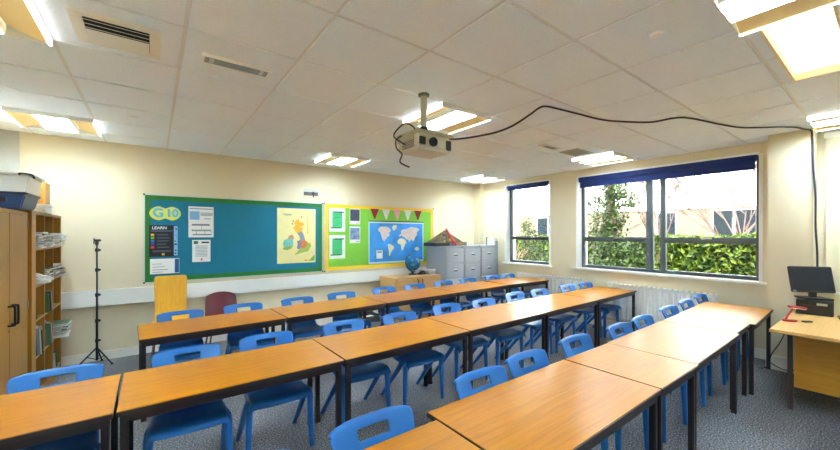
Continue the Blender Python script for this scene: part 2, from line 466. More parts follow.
d = MB(); d.lathe([(.036, 0), (.036, .02), (.03, .022), (.026, .012), (.001, .012)], 24, M=Matrix.Translation((-.01, -.124, -.41)) @ Matrix.Rotation(PI / 2, 4, 'X'))
d.build('lens', M_black, t, smooth=True)
B(.125, .18, -.132, -.118, -.455, -.375).build('vent_panel', M_black, t, bevel=.006)
B(-.14, -.075, -.132, -.118, -.445, -.375).build('vent_panel', M_black, t, bevel=.012)
B(.04, .11, -.130, -.118, -.44, -.385).build('front_panel', mat('projector_front', srgb(226, 222, 208), .4), t, bevel=.004)
g = MB()
for k in range(7): g.box(-.159, -.153, -.08, .07, -.455 + k * .012, -.449 + k * .012)
g.build('side_vents', mat('vent_slot', srgb(110, 106, 94), .6), t)
cb = MB()
def spline(pts, n=10):
    pts = [Vector(p) for p in pts]; out = []
    for i in range(len(pts) - 1):
        p0 = pts[max(i - 1, 0)]; p1 = pts[i]; p2 = pts[i + 1]; p3 = pts[min(i + 2, len(pts) - 1)]
        for k in range(n):
            s = k / n
            out.append(.5 * ((2 * p1) + (p2 - p0) * s + (2 * p0 - 5 * p1 + 4 * p2 - p3) * s * s + (3 * p1 - p0 - 3 * p2 + p3) * s ** 3))
    out.append(pts[-1]); return out
cb.tube(spline([(-.06, .0, -.33), (-.09, .02, -.27), (-.15, .05, -.25), (-.21, .08, -.31), (-.23, .08, -.36), (-.19, .05, -.40), (-.155, .03, -.42)]), .006, 8)
cb.tube(spline([(-.16, .06, -.34), (-.21, .08, -.38), (-.22, .06, -.45), (-.19, .03, -.50), (-.20, .04, -.56), (-.14, .0, -.60)]), .006, 8)
cb.build('looped_cable', M_black, t, smooth=True)

# long cable from projector to pier
M_cable = mat('dark_cable', srgb(28, 30, 48), .45)
pts = [(1.75, 2.25, 2.303), (1.93, 2.179, 2.29), (2.05, 2.12, 2.305), (2.166, 2.072, 2.332), (2.304, 2.009, 2.372), (2.437, 1.949, 2.436), (2.58, 1.884, 2.54), (2.658, 1.849, 2.602),
       (2.72, 1.821, 2.622), (2.842, 1.765, 2.606), (3.013, 1.687, 2.578), (3.208, 1.599, 2.546), (3.398, 1.512, 2.541), (3.694, 1.378, 2.556), (3.899, 1.285, 2.604), (4.003, 1.237, 2.622), (4.088, 1.199, 2.625),
       (4.216, 1.14, 2.615), (4.436, 1.041, 2.590), (4.663, .938, 2.575), (4.896, .832, 2.590), (5.137, .722, 2.612), (5.323, .638, 2.622), (5.45, .59, 2.615), (5.555, .55, 2.61), (5.564, .54, 2.55),
       (5.566, .532, 2.2), (5.562, .517, 1.9), (5.562, .517, 1.6), (5.562, .505, 1.3), (5.562, .505, .95)]
cabl = MB().tube(spline(pts, 6), .0085, 8).build('projector_cable', M_cable, None, smooth=True)
tag(cabl, 'long dark cable looping from the projector along the ceiling and down the pier', 'cable')
for (x, y, lab) in [(2.70, 1.83, 'small ceiling hook holding the cable nearer the projector'), (4.05, 1.215, 'small ceiling hook holding the cable nearer the pier')]:
    h = MB(); h.tube([(x, y, CEIL), (x, y, CEIL - .02), (x - .008, y - .008, CEIL - .03)], .003, 6)
    o = h.build('cable_hook', M_white); tag(o, lab, 'hook', 'cable hooks on the ceiling')

# ------------------------------------------------------------------ tables
TZ = .67
TABS = []
def table(x0, x1, ya, yb, dep, label, group):
    """near edge runs from (x0, ya) to (x1, yb)"""
    TABS.append((x0, x1, ya, yb, dep))
    L = math.hypot(x1 - x0, yb - ya); a = math.atan2(yb - ya, x1 - x0)
    t = thing('classroom_table', label, 'table', ((x0 + x1) / 2 - math.sin(a) * dep / 2, (ya + yb) / 2 + math.cos(a) * dep / 2, 0), a, group)
    l, d = L / 2 - .005, dep / 2
    top = B(-l, l, -d, d, TZ - .006, TZ).build('tabletop', M_table, t)
    e = MB(); e.box(-l, l, -d - .004, d + .004, TZ - .026, TZ - .006); e.box(-l - .001, l + .001, -d - .005, d + .005, TZ - .022, TZ - .0035)
    e.build('edge_band', M_edge, top)
    f = MB(); i = .022
    for s in (-1, 1):
        f.box(-l + i, l - i, s * (d - i) - .011, s * (d - i) + .011, TZ - .066, TZ - .026)
        f.box(s * (l - i) - .011, s * (l - i) + .011, -d + i, d - i, TZ - .066, TZ - .026)
    f.build('frame', M_leg, t)
    for sx in (-1, 1):
        for sy in (-1, 1):
            lg = B(sx * (l - .028) - .0165, sx * (l - .028) + .0165, sy * (d - .028) - .0165, sy * (d - .028) + .0165, .008, TZ - .026).build('leg', M_leg, t, bevel=.004)
            B(sx * (l - .028) - .018, sx * (l - .028) + .018, sy * (d - .028) - .018, sy * (d - .028) + .018, 0, .012).build('foot_cap', M_black, lg)
    return t
R1 = 'tables of the back row'; R2 = 'tables of the middle row'; R3 = 'tables of the front row'
table(-.10, 1.083, 3.633, 3.69, .60, 'oak topped table at the left end of the back row, before the yellow chair', R1)
table(1.088, 2.286, 3.69, 3.75, .61, 'oak topped table second from left in back row, below the map of Britain', R1)
table(2.291, 3.527, 3.75, 3.81, .61, 'oak topped table in back row before the low wooden cupboard', R1)
table(3.532, 4.757, 3.81, 3.872, .60, 'oak topped table in back row before the filing cabinets', R1)
table(4.765, 5.815, 3.875, 3.83, .61, 'oak topped table at window end of the back row, below the small window', R1)
table(-1.33, -.152, 2.218, 2.224, .595, 'oak topped table at the lower left corner, left end of the middle row', R2)
table(-.148, 1.03, 2.225, 2.228, .60, 'oak topped table second from left in the middle row', R2)
table(1.035, 2.22, 2.228, 2.243, .61, 'oak topped table third from left in the middle row', R2)
table(2.225, 3.42, 2.246, 2.27, .62, 'oak topped table fourth from left in the middle row, seam beside its paler neighbour', R2)
table(3.425, 4.62, 2.278, 2.31, .60, 'pale shining table second from the window end of the middle row', R2)
table(4.625, 5.80, 2.315, 2.345, .56, 'pale shining table at window end of the middle row, touching the radiator', R2)
table(-.17, 1.038, .665, .665, .595, 'oak topped table at bottom edge, left end of the front row', R3)
table(1.045, 2.228, .765, .775, .575, 'large oak topped table in the foreground of the front row, half shining white', R3)
table(2.232, 2.836, .775, .775, .575, 'small square table of the front row beside the big foreground table', R3)
table(2.84, 3.985, .785, .806, .575, 'long white shining table in the middle of the front row', R3)
table(3.99, 4.495, .828, .838, .555, 'small square table of the front row nearer the window', R3)
table(4.507, 5.58, .80, .845, .60, 'table at the window end of the front row, beside the teacher desk', R3)

# ------------------------------------------------------------------ blue chairs
def make_chair():
    t = thing('plastic_chair', '', 'chair')
    us = [-1, -.88, -.62, -.42, -.37, -.30, 0, .30, .37, .42, .62, .88, 1]
    zs = [.405, .46, .53, .595, .640, .652, .660, .668, .694, .702, .709, .724, .738]
    def back_pt(u, z, dy=0):
        v = (z - .405) / (.735 - .405)
        w = .172 + .012 * v + .02 * v * v
        y = .105 + .165 * max(v, 0) ** .6 - .012 * math.sin(PI * v) - .030 * u * u
        if abs(u) > .8 and z > .70: w *= 1 - .13 * ((z - .70) / .038) ** 2 * (1 if abs(u) > .95 else .35)
        return (u * w, y + dy, z)
    V = [back_pt(u, z - ((.016 if abs(u) > .95 else .005 * (abs(u) > .8)) * (z > .73))) for z in zs for u in us]
    V += [back_pt(u, .735 - .016 * u ** 6, .020) for u in us]
    V += [back_pt(u, .712 - .006 * u ** 6, .026) for u in us]
    n = len(us); Fc = []
    for j in range(len(zs) + 1):
        for i in range(n - 1):
            if 6 <= j <= 8 and 4 <= i <= 7: continue
            Fc.append((j * n + i, j * n + i + 1, (j + 1) * n + i + 1, (j + 1) * n + i))
    sculpt('backrest', V, Fc, M_blue, t, .014, 2)
    rows = [(-.212, .372, .200), (-.213, .396, .201), (-.198, .412, .200), (-.14, .416, .199), (-.05, .404, .194), (.05, .403, .186), (.095, .414, .178), (.118, .448, .172)]
    us2 = [-1.02, -1, -.86, -.5, 0, .5, .86, 1, 1.02]
    V = []
    for (y, z, w) in rows:
        for u in us2:
            dz = .014 * min(abs(u), 1) ** 3
            if abs(u) > 1.01: dz -= .034 if z < .44 else .0
            V.append((max(-1.02, min(1.02, u)) * w, y, z + dz - (.012 if (y < -.19 and abs(u) >= 1) else 0)))
    n = len(us2); Fc = [(j * n + i, j * n + i + 1, (j + 1) * n + i + 1, (j + 1) * n + i) for j in range(len(rows) - 1) for i in range(n - 1)]
    sculpt('seat', V, Fc, M_blue, t, .012, 2)
    for s in (-1, 1):
        MB().tube([(s * .188, -.150, .418), (s * .195, -.155, .408), (s * .199, -.158, .36), (s * .206, -.165, .15), (s * .211, -.170, .0)], [.010, .021, .0225, .0195, .0165], 12).build('leg', M_blue, t, smooth=True, ang=60)
        MB().tube([(s * .186, -.110, .408), (s * .192, -.095, .395), (s * .196, -.06, .345), (s * .202, .10, .15), (s * .206, .225, .0)], [.012, .021, .0225, .0195, .0165], 12).build('leg', M_blue, t, smooth=True, ang=60)
    return t
K = .78 / .73
g1, g2, g3 = 'blue chairs of the back row', 'blue chairs of the middle row', 'blue chairs of the front row'
CH = [(.204, 4.03, g1, 'blue plastic chair of the back row standing before the yellow chair'),
      (.77, 4.079, g1, 'blue plastic chair of the back row overlapping the right of the maroon chair'),
      (1.307, 4.076, g1, 'blue plastic chair of the back row right below the map of Britain'),
      (1.865, 4.16, g1, 'blue plastic chair of the back row below the green scroll posters'),
      (2.517, 4.216, g1, 'blue plastic chair of the back row just left of the low wooden cupboard'),
      (3.019, 4.204, g1, 'blue plastic chair of the back row before the cupboard doors, below the globe'),
      (3.563, 4.208, g1, 'blue plastic chair of the back row before the leftmost filing cabinet'),
      (4.04, 4.155, g1, 'blue plastic chair of the back row before the middle filing cabinet'),
      (4.711, 4.24, g1, 'blue plastic chair of the back row before the right filing cabinet'),
      (5.22, 4.29, g1, 'blue plastic chair of the back row at its window end, under the small window'),
      (-.402, 2.666, g2, 'blue plastic chair at the left edge of the photo, left end of the middle row'),
      (.164, 2.719, g2, 'blue plastic chair second from left in the middle row'),
      (.654, 2.766, g2, 'blue plastic chair third from left in the middle row'),
      (1.27, 2.785, g2, 'blue plastic chair fourth from left in the middle row'),
      (1.81, 2.771, g2, 'blue plastic chair fifth from left in the middle row'),
      (2.414, 2.819, g2, 'blue plastic chair sixth from left in the middle row'),
      (2.994, 2.779, g2, 'blue plastic chair seventh from left in the middle row'),
      (3.57, 2.86, g2, 'blue plastic chair fourth from the window end of the middle row'),
      (4.07, 2.849, g2, 'blue plastic chair third from the window end of the middle row'),
      (4.729, 2.855, g2, 'blue plastic chair second from the window end of the middle row'),
      (5.237, 2.817, g2, 'blue plastic chair at the window end of the middle row'),
      (.19, 1.23, g3, 'blue plastic chair whose top only just shows at the bottom edge'),
      (.73, 1.277, g3, 'large blue plastic chair in the foreground at the lower middle edge'),
      (1.365, 1.33, g3, 'blue plastic chair at the left corner of the big foreground table'),
      (1.833, 1.378, g3, 'blue plastic chair beside the middle of the big foreground table'),
      (2.435, 1.39, g3, 'blue plastic chair behind the small square table by the big foreground table'),
      (2.958, 1.351, g3, 'blue plastic chair behind the left end of the long white table'),
      (3.428, 1.365, g3, 'blue plastic chair behind the right half of the long white table'),
      (4.083, 1.384, g3, 'blue plastic chair behind the small square table below the radiator'),
      (4.651, 1.41, g3, 'blue plastic chair next to last at the window end of the front row'),
      (5.17, 1.42, g3, 'blue plastic chair last at the window end of the front row')]
proto = make_chair()
for i, (x, y, g, lab) in enumerate(CH):
    cx, cy = x * K, y * K; held = False
    need = max([ya + (yb - ya) * (min(max(cx, x0), x1) - x0) / (x1 - x0) + dep + .092 for (x0, x1, ya, yb, dep) in TABS if x0 - .22 < cx < x1 + .22 and abs(ya + dep - cy) < .4] or [cy])
    if cy < need: cx, cy = cx * need / cy, need
    for (x0, x1, ya, yb, dep) in TABS:       # keep chair legs clear of the table legs
        for lx in (x0 + .033, x1 - .033):
            d = cx - lx
            if abs(ya + dep - cy) < .4 and .17 < abs(d) < .275: cx = lx + math.copysign(max(abs(d), .255), d); held = True
    loc = (cx, cy - .27, 0); a = rnd.uniform(-.04, .04) * (.1 if held else 1) + (.03 if g == g1 and not held else 0)
    if i == 0:
        proto.location = loc; proto.rotation_euler = (0, 0, a); proto['label'] = lab; proto['group'] = g
    else: dup(proto, loc, a, lab, g)

# ------------------------------------------------------------------ odd chairs by the wall
M_ply = wood('yellow_plywood', srgb(232, 176, 52), srgb(220, 160, 40), .35, 2)
t = thing('wooden_chair', 'yellow bent plywood chair standing against the wall below the black poster', 'chair', (.17, 5.25, 0))
prof = [(-.24, .455), (-.20, .468), (-.08, .462), (.06, .455), (.13, .48), (.165, .56), (.185, .72), (.20, .90), (.205, 1.0)]
us = [-1, -.6, 0, .6, 1]
V = []; 
for k, (y, z) in enumerate(prof):
    w = [.19, .20, .20, .195, .175, .165, .165, .172, .176][k]
    for u in us: V.append((u * w, y - (.02 * u * u if z > .5 else 0), z + (.008 if z > .95 and abs(u) == 1 else 0)))
n = 5; Fc = [(j * n + i, j * n + i + 1, (j + 1) * n + i + 1, (j + 1) * n + i) for j in range(len(prof) - 1) for i in range(n - 1)]
sculpt('seat_shell', V, Fc, M_ply, t, .012, 2)
for sx in (-1, 1):
    for sy in (-1, 1):
        MB().tube([(sx * .15, sy * .12 - .04, .45), (sx * .19, sy * .19 - .03, .0)], .012, 10).build('leg', M_chrome, t, smooth=True)
fr = MB()
for sx in (-1, 1): fr.tube([(sx * .16, -.19, .448), (sx * .16, .10, .440)], .011, 8)
fr.build('seat_frame', M_blackm, t, smooth=True)
M_maroon = mat('maroon_plastic', srgb(96, 24, 32), .3)
t = thing('plastic_chair', 'maroon plastic chair against the wall beside the yellow chair', 'chair', (.715, 5.22, 0))
prof = [(-.23, .40), (-.215, .425), (-.10, .425), (.05, .42), (.12, .45), (.16, .53), (.19, .63), (.212, .71), (.22, .745)]
V = []
us = [-1, -.8, -.4, 0, .4, .8, 1]
for k, (y, z) in enumerate(prof):
    w = [.18, .20, .205, .20, .19, .185, .185, .175, .14][k]
    for u in us: V.append((u * w, y - (.045 * u * u if z > .5 else 0), z + (.02 * u * u if z < .43 else 0) - (.03 * u ** 4 if z > .72 else 0)))
n = 7; Fc = [(j * n + i, j * n + i + 1, (j + 1) * n + i + 1, (j + 1) * n + i) for j in range(len(prof) - 1) for i in range(n - 1)]
sculpt('seat_shell', V, Fc, M_maroon, t, .010, 2)
for sx in (-1, 1):
    for sy in (-1, 1):
        MB().tube([(sx * .13, sy * .12 - .05, .42), (sx * .19, sy * .19 - .03, .0)], .011, 10).build('leg', M_chrome, t, smooth=True)

# ------------------------------------------------------------------ trunking, radiators
t = thing('cable_trunking', 'long white cable trunking running along the back wall below the boards', 'trunking', (2.2, BY - .001, .655))
B(-3.53, 3.6, -.055, 0, 0, .19).build('trunking_body', M_white, t, bevel=.006)
B(-3.53, 3.6, -.058, -.05, .005, .12).build('trunking_cover', M_white, t, bevel=.004)
for x in (-.62, 1.2): B(x - .002, x + .002, -.0595, -.05, 0, .19).build('joint', M_skirt, t)
M_slotd = mat('slot_dark', srgb(120, 104, 80), .8)
def radiator(label, y0, y1, z0, z1):
    t = thing('radiator', label, 'radiator', (5.885, (y0 + y1) / 2, 0)); h = (y1 - y0) / 2
    p = MB(); n = int((y1 - y0) / .066)
    p.box(-.02, .01, -h, h, z0, z1)
    for k in range(n):
        y = -h + (k + .5) * 2 * h / n
        p.prism([(y - .026, -.02), (y - .016, -.036), (y + .016, -.036), (y + .026, -.02)], z0 + .03, z1 - .045, lambda u, v, d: (v, u, d))
    p.build('panel', M_rad, t)
    g = MB(); g.box(-.042, .03, -h, h, z1 - .006, z1 + .004); g.box(-.042, -.038, -h, h, z1 - .022, z1)
    g.build('top_cover', M_rad, t)
    for k in range(n):
        y = -h + (k + .5) * 2 * h / n; B(-.030, .02, y - .012, y + .012, z1 + .003, z1 + .0055).build('top_slot', M_slotd, t)
    B(.01, .04, -h * .7, -h * .7 + .03, z0 + .08, z1 - .08).build('bracket', M_rad, t); B(.01, .04, h * .7, h * .7 + .03, z0 + .08, z1 - .08).build('bracket', M_rad, t)
    v = MB(); v.tube([(-.005, h + .03, 0), (-.005, h + .03, z0 + .03)], .008, 8); v.tube([(-.005, h, z0 + .03), (-.005, h + .045, z0 + .03)], .014, 10)
    v.build('valve_pipe', M_white, t, smooth=True)
    return t
radiator('white panel radiator under the large window', 1.41, 2.80, .17, .725)
radiator('white panel radiator between the small and large windows', 3.22, 4.58, .17, .745)

# ------------------------------------------------------------------ noticeboards and what hangs on them
YB = BY - .004
M_teal = mat('teal_paper', srgb(0, 116, 142), .7, noise=(5, .05), bump=(7, .4))
M_green = mat('green_border', srgb(34, 122, 40), .7, noise=(30, .08))
M_lime = mat('lime_paper', srgb(130, 200, 62), .7, noise=(5, .05), bump=(7, .3))
M_yel = mat('yellow_border', srgb(244, 200, 40), .7)
def board(label, x0, x1, z0, z1, mback, mbord, bw):
    t = thing('noticeboard', label, 'noticeboard', ((x0 + x1) / 2, BY, z0)); w = (x1 - x0) / 2; h = z1 - z0
    B(-w + .01, w - .01, -.02, 0, .01, h - .01).build('backing_paper', mback, t)
    b = MB()
    ring(b, -w + .015, w - .015, .015, h - .015, bw, bw, -.0225, -.019, 'y')
    b.build('border_strip', mbord, t)
    f = MB()
    ring(f, -w, w, 0, h, .018, .016, -.028, 0, 'y')
    f.build('metal_frame', mat('board_frame', srgb(206, 204, 196), .4, .3), t)
    for (a, c) in ((-1, 0), (-1, 1), (1, 0), (1, 1)):
        B(a * w - .02 if a > 0 else -w, a * w if a > 0 else -w + .02, -.030, -.02, c * (h - .02), c * (h - .02) + .02).build('corner_cap', M_black, t)
board('large teal noticeboard with a green border on the back wall', -.11, 2.255, .885, 2.03, M_teal, M_green, .062)
board('lime green noticeboard with a yellow border beside the teal one', 2.27, 4.617, .88, 2.04, M_lime, M_yel, .062)
FB = BY - .024    # front of the boards
def on_board(x, z): return Matrix.Translation((x, 0, z)) @ Matrix.Rotation(PI / 2, 4, 'X')
def sheet(name, label, cat, x0, x1, z0, z1, m, group=None, th=.0025, y=FB):
    t = thing(name, label, cat, ((x0 + x1) / 2, y, z0), 0, group)
    B(-(x1 - x0) / 2, (x1 - x0) / 2, -th, 0, 0, z1 - z0).build('paper', m, t)
    return t
def marks(t, name, m, rects, th=.0042, y0=-.0024):
    b = MB()
    for (x0, x1, z0, z1) in rects: b.box(x0, x1, -th, y0, z0, z1)
    return b.build(name, m, t)
M_ink = mat('grey_ink', srgb(120, 130, 146), .7)
M_inkd = mat('dark_ink', srgb(40, 44, 52), .7)
M_blk = mat('black_poster', srgb(34, 32, 34), .6)
M_skyp = mat('pale_blue_print', srgb(130, 180, 220), .6)
M_ltyel = mat('pale_yellow_card', srgb(232, 226, 96), .7)
M_ltblue = mat('light_blue_card', srgb(96, 190, 216), .7)
# G10 bubble
t = thing('letter_sign', 'yellow cloud shaped sign with pale blue letters G10 on the teal board', 'sign', (.12, FB, 1.70))
def blob(cx, cz, rx, rz, n=28): return [(cx + rx * math.cos(2 * PI * k / n), cz + rz * math.sin(2 * PI * k / n)) for k in range(n)]
b = MB()
ol = []
for k in range(48):
    a = 2 * PI * k / 48; u = .168 * math.copysign(abs(math.cos(a)) ** .8, math.cos(a))
    ol.append((u, .084 + math.sin(a) * (.098 - .034 * math.exp(-(u / .045) ** 2))))
b.prism(ol, -.004, 0, lambda u, v, d: (u, d, v)); b.build('card', M_ltyel, t)
M_g = on_board(-.075, .085); M_g[1][3] = -.0055
text('letters', 'G', .155, M_ltblue, t, M_g, .002, .005)
M_g = on_board(.072, .085); M_g[1][3] = -.0055
text('letters', '10', .14, M_ltblue, t, M_g, .002, .005)
# LEARN poster
t = sheet('poster', 'black poster headed LEARN with coloured squares on the teal board', 'poster', -.05, .255, 1.222, 1.63, M_blk)
M_g = on_board(-.045, .372); M_g[1][3] = -.0035
text('heading', 'LEARN', .052, M_paper, t, M_g, .001, .001)
marks(t, 'strip', M_skyp, [(.108, .150, .01, .40)])
rr = random.Random(3)
marks(t, 'strip_pattern', M_inkd, [(.112 + rr.random() * .02, .124 + rr.random() * .022, z, z + .018) for z in [.03 + .04 * k for k in range(9)]], .005)
for k, cc in enumerate([(240, 190, 40), (110, 190, 70), (50, 120, 210), (90, 60, 160), (220, 50, 50)]):
    marks(t, 'coloured_square', mat('square_%d' % k, srgb(*cc), .6), [(-.135, -.100, .268 - k * .040, .298 - k * .040)])
marks(t, 'text_lines', M_ink, [(-.07, .02 + .05 * rr.random(), .28 - k * .040, .286 - k * .040) for k in range(5)] + [(-.135, .10, .338, .342), (-.135, .08, .326, .330), (-.12, .09, .075, .079), (-.12, .07, .062, .066)])
marks(t, 'small_emblem', mat('emblem_yellow', srgb(226, 180, 60), .6), [(-.02, .008, .018, .045)])
# notice under it
t = sheet('notice_sheet', 'white notice sheet with a dark blue strip below the black poster', 'notice', -.04, .27, 1.0, 1.195, M_paper)
marks(t, 'strip', mat('navy_strip', srgb(40, 90, 140), .6), [(.105, .152, .008, .188)])
marks(t, 'text_lines', M_ink, [(-.13, -.03, .125, .131), (-.13, .0, .088, .094), (-.13, .03, .05, .057), (-.13, -.02, .02, .026)])
# big white chart
t = sheet('notice_sheet', 'large white chart with pale blue box and diagrams on the teal board', 'notice', .372, .668, 1.47, 1.89, M_paper)
marks(t, 'blue_box', M_skyp, [(-.135, -.02, .24, .355)])
marks(t, 'text_lines', M_ink, [(-.135, .135, .385, .395)] + [(-.01, .135, .33 - k * .016, .338 - k * .016) for k in range(3)] + [(.03, .12, .26, .264), (.03, .11, .25, .254)])
marks(t, 'diagram', M_ink, [(-.11, .10, .16, .183), (-.11, .12, .085, .098), (-.11, .12, .105, .109), (-.11, -.106, .085, .11), (.0, .004, .11, .16), (.116, .12, .03, .11), (-.10, .12, .03, .045), (-.06, -.055, .045, .085), (.04, .045, .045, .085)])
t = sheet('notice_sheet', 'smaller white notice with green corner badge below the white chart', 'notice', .415, .63, 1.135, 1.435, M_paper)
marks(t, 'badge', mat('badge_green', srgb(40, 120, 70), .6), [(-.09, -.04, .245, .285)])
marks(t, 'heading', M_inkd, [(.0, .09, .255, .275)])
marks(t, 'text_lines', M_ink, [(-.07, .07, .215 - k * .02, .221 - k * .02) for k in range(8)])
marks(t, 'flame_mark', mat('flame', srgb(226, 130, 40), .6), [(-.008, .012, .015, .05)])
# map of Britain
M_cream = mat('map_cream', srgb(232, 218, 150), .65, noise=(9, .04))
t = sheet('wall_map', 'cream wall map of Britain and Ireland on the teal board', 'map', 1.52, 2.125, 1.055, 1.92, M_cream)
def poly(t, name, m, pts, sx, sz, ox, oz, th=.0042):
    b = MB(); b.prism([(ox + u * sx, oz + v * sz) for u, v in pts], -th, -.0024, lambda u, v, d: (u, d, v)); return b.build(name, m, t)
def mc(n, *c): return mat('map_' + n, srgb(*c), .65, noise=(60, .12))
W_, H_ = .605, .865; ox, oz = -W_ / 2, 0
# outlines in fractions of the sheet
scot = [(.44, .60), (.42, .66), (.46, .70), (.43, .74), (.50, .80), (.55, .80), (.56, .76), (.67, .74), (.69, .70), (.60, .66), (.66, .64), (.62, .59), (.55, .55), (.48, .56)]
neng = [(.50, .55), (.55, .55), (.62, .59), (.66, .54), (.70, .47), (.72, .41), (.66, .38), (.58, .42), (.56, .50)]
wales = [(.50, .40), (.52, .35), (.50, .28), (.53, .25), (.60, .26), (.61, .34), (.58, .42)]
mids = [(.61, .34), (.60, .28), (.68, .26), (.75, .30), (.78, .38), (.72, .41), (.66, .40), (.58, .42)]
seng = [(.60, .28), (.53, .22), (.44, .15), (.50, .16), (.60, .18), (.72, .20), (.80, .21), (.83, .26), (.88, .31), (.86, .36), (.78, .37), (.75, .30), (.68, .26)]
irel = [(.13, .26), (.17, .30), (.14, .36), (.18, .43), (.26, .44), (.36, .46), (.40, .40), (.40, .32), (.36, .27), (.24, .24)]
nirl = [(.26, .44), (.30, .50), (.38, .52), (.42, .47), (.40, .42), (.36, .46)]
sirl = [(.13, .26), (.24, .24), (.36, .27), (.38, .31), (.28, .32), (.20, .30)]
lift = 0
for nm, c, p in [('scotland', (236, 168, 44), scot), ('north', (150, 150, 160), neng), ('wales', (120, 122, 160), wales), ('midland', (214, 120, 50), mids), ('south', (158, 182, 84), seng), ('ireland', (120, 190, 180), irel), ('ulster', (206, 140, 120), nirl), ('munster', (150, 170, 80), sirl)]:
    lift += .0005; poly(t, 'land_patch', mc(nm, *c), p, W_, H_, ox, oz, .0042 + lift)
for (u, v, r) in ((.40, .77, .02), (.385, .72, .018), (.62, .845, .022), (.42, .64, .012)): poly(t, 'island', mc('isle', 206, 130, 50), blob(u, v, r, r, 8), W_, H_, ox, oz)
marks(t, 'map_key', mc('key', 196, 150, 50), [(.165, .180, .86 * (.55 + k * .035), .86 * (.57 + k * .035)) for k in range(10)])
marks(t, 'map_title', M_ink, [(-.22, -.08, .765, .775), (-.18, -.1, .748, .754)])
poly(t, 'corner_patch', mc('france', 120, 170, 70), [(.82, .03), (.97, .03), (.97, .14), (.90, .10)], W_, H_, ox, oz)
marks(t, 'small_patch', mc('dots', 200, 110, 40), [(.12, .16, .03, .045), (.17, .20, .028, .04)])
# prints on lime board
M_scroll = mat('scroll_green', srgb(62, 178, 108), .6, noise=(12, .12)); M_scrolld = mat('scroll_dark', srgb(24, 74, 52), .6)
for (z0, z1, lab) in ((1.555, 1.955, 'white sheet with a green scroll, upper of two on the lime board'), (1.095, 1.497, 'white sheet with a green scroll, lower of two on the lime board')):
    t = sheet('poster', lab, 'poster', 2.36, 2.65, z0, z1, M_paper, 'green scroll posters')
    marks(t, 'scroll', M_scroll, [(-.09, .09, .06, .345)])
    for rc in ((-.06, .12, .325, .345), (-.12, .06, .055, .072)): marks(t, 'scroll_roll', M_scrolld, [rc], .006)
    marks(t, 'text_lines', M_scrolld, [(-.05, .05, .285 - k * .045, .291 - k * .045) for k in range(2 if z0 > 1.3 else 1)] )
M_photo1 = mat('photo_dark', srgb(60, 66, 84), .5, noise=(26, .6)); M_photo2 = mat('photo_blue', srgb(120, 140, 176), .5, noise=(14, .6))
t = sheet('photo_print', 'dark photo print with white edge, upper of two on the lime board', 'photo', 2.733, 2.937, 1.685, 1.96, M_paper, 'photo prints on the lime board'); marks(t, 'photo_image', M_photo1, [(-.09, .09, .06, .26)]); marks(t, 'caption', M_ink, [(.02, .085, .02, .03)])
t = sheet('photo_print', 'bluish photo print with white edge, lower of two on the lime board', 'photo', 2.733, 2.937, 1.357, 1.647, M_paper, 'photo prints on the lime board'); marks(t, 'photo_image', M_photo2, [(-.09, .09, .06, .265)]); marks(t, 'caption', M_ink, [(.02, .085, .02, .03)])
# world map
M_sea = mat('map_sea', srgb(58, 150, 226), .4, noise=(3.5, .35))
t = sheet('wall_map', 'large blue wall map of the world on the lime board', 'map', 3.105, 4.348, .972, 1.745, mat('map_edge', srgb(206, 228, 240), .4))
W_, H_ = 1.243, .773
B(-.60, .60, -.0036, -.0020, .03, H_ - .03).build('sea', M_sea, t)
B(-.62, .62, -.010, -.0022, H_ - .004, H_ + .012).build('hanging_rail', M_black, t)
M_land = mat('map_land', srgb(226, 206, 200), .5, noise=(14, .10)); M_land2 = mat('map_land_pale', srgb(232, 222, 190), .5, noise=(14, .08))
lands = [('north_america', M_land, [(.16, .84), (.20, .88), (.30, .88), (.36, .84), (.38, .78), (.34, .73), (.36, .68), (.31, .62), (.29, .58), (.27, .56), (.26, .52), (.22, .58), (.21, .66), (.19, .74), (.15, .78)]),
         ('greenland', M_land2, [(.40, .86), (.42, .92), (.49, .92), (.48, .84), (.44, .78), (.41, .80)]),
         ('south_america', M_land2, [(.32, .45), (.36, .46), (.43, .40), (.43, .35), (.39, .28), (.37, .24), (.36, .17), (.345, .18), (.345, .26), (.33, .36)]),
         ('africa', M_land2, [(.52, .57), (.56, .60), (.62, .58), (.65, .55), (.67, .48), (.64, .44), (.62, .36), (.60, .29), (.58, .30), (.57, .38), (.56, .44), (.51, .46), (.495, .52)]),
         ('eurasia', M_land, [(.53, .64), (.53, .68), (.57, .71), (.56, .77), (.60, .82), (.66, .82), (.72, .86), (.78, .88), (.88, .86), (.93, .82), (.90, .78), (.87, .74), (.88, .68), (.84, .62), (.82, .55), (.79, .51), (.77, .57), (.74, .53), (.72, .50), (.70, .56), (.66, .57), (.64, .62), (.60, .62), (.58, .66)]),
         ('australia', M_land2, [(.83, .30), (.84, .35), (.88, .37), (.92, .34), (.92, .29), (.88, .27)])]
for nm, m, p in lands: poly(t, 'continent', m, [(.5 + (u - .5) * .98, v) for u, v in p], W_, H_, -W_ / 2, 0, .0048)
marks(t, 'map_key', M_paper, [(-.46, -.33, .09, .24)], .0052); marks(t, 'map_key_title', M_inkd, [(-.44, -.35, .20, .22)], .0058)
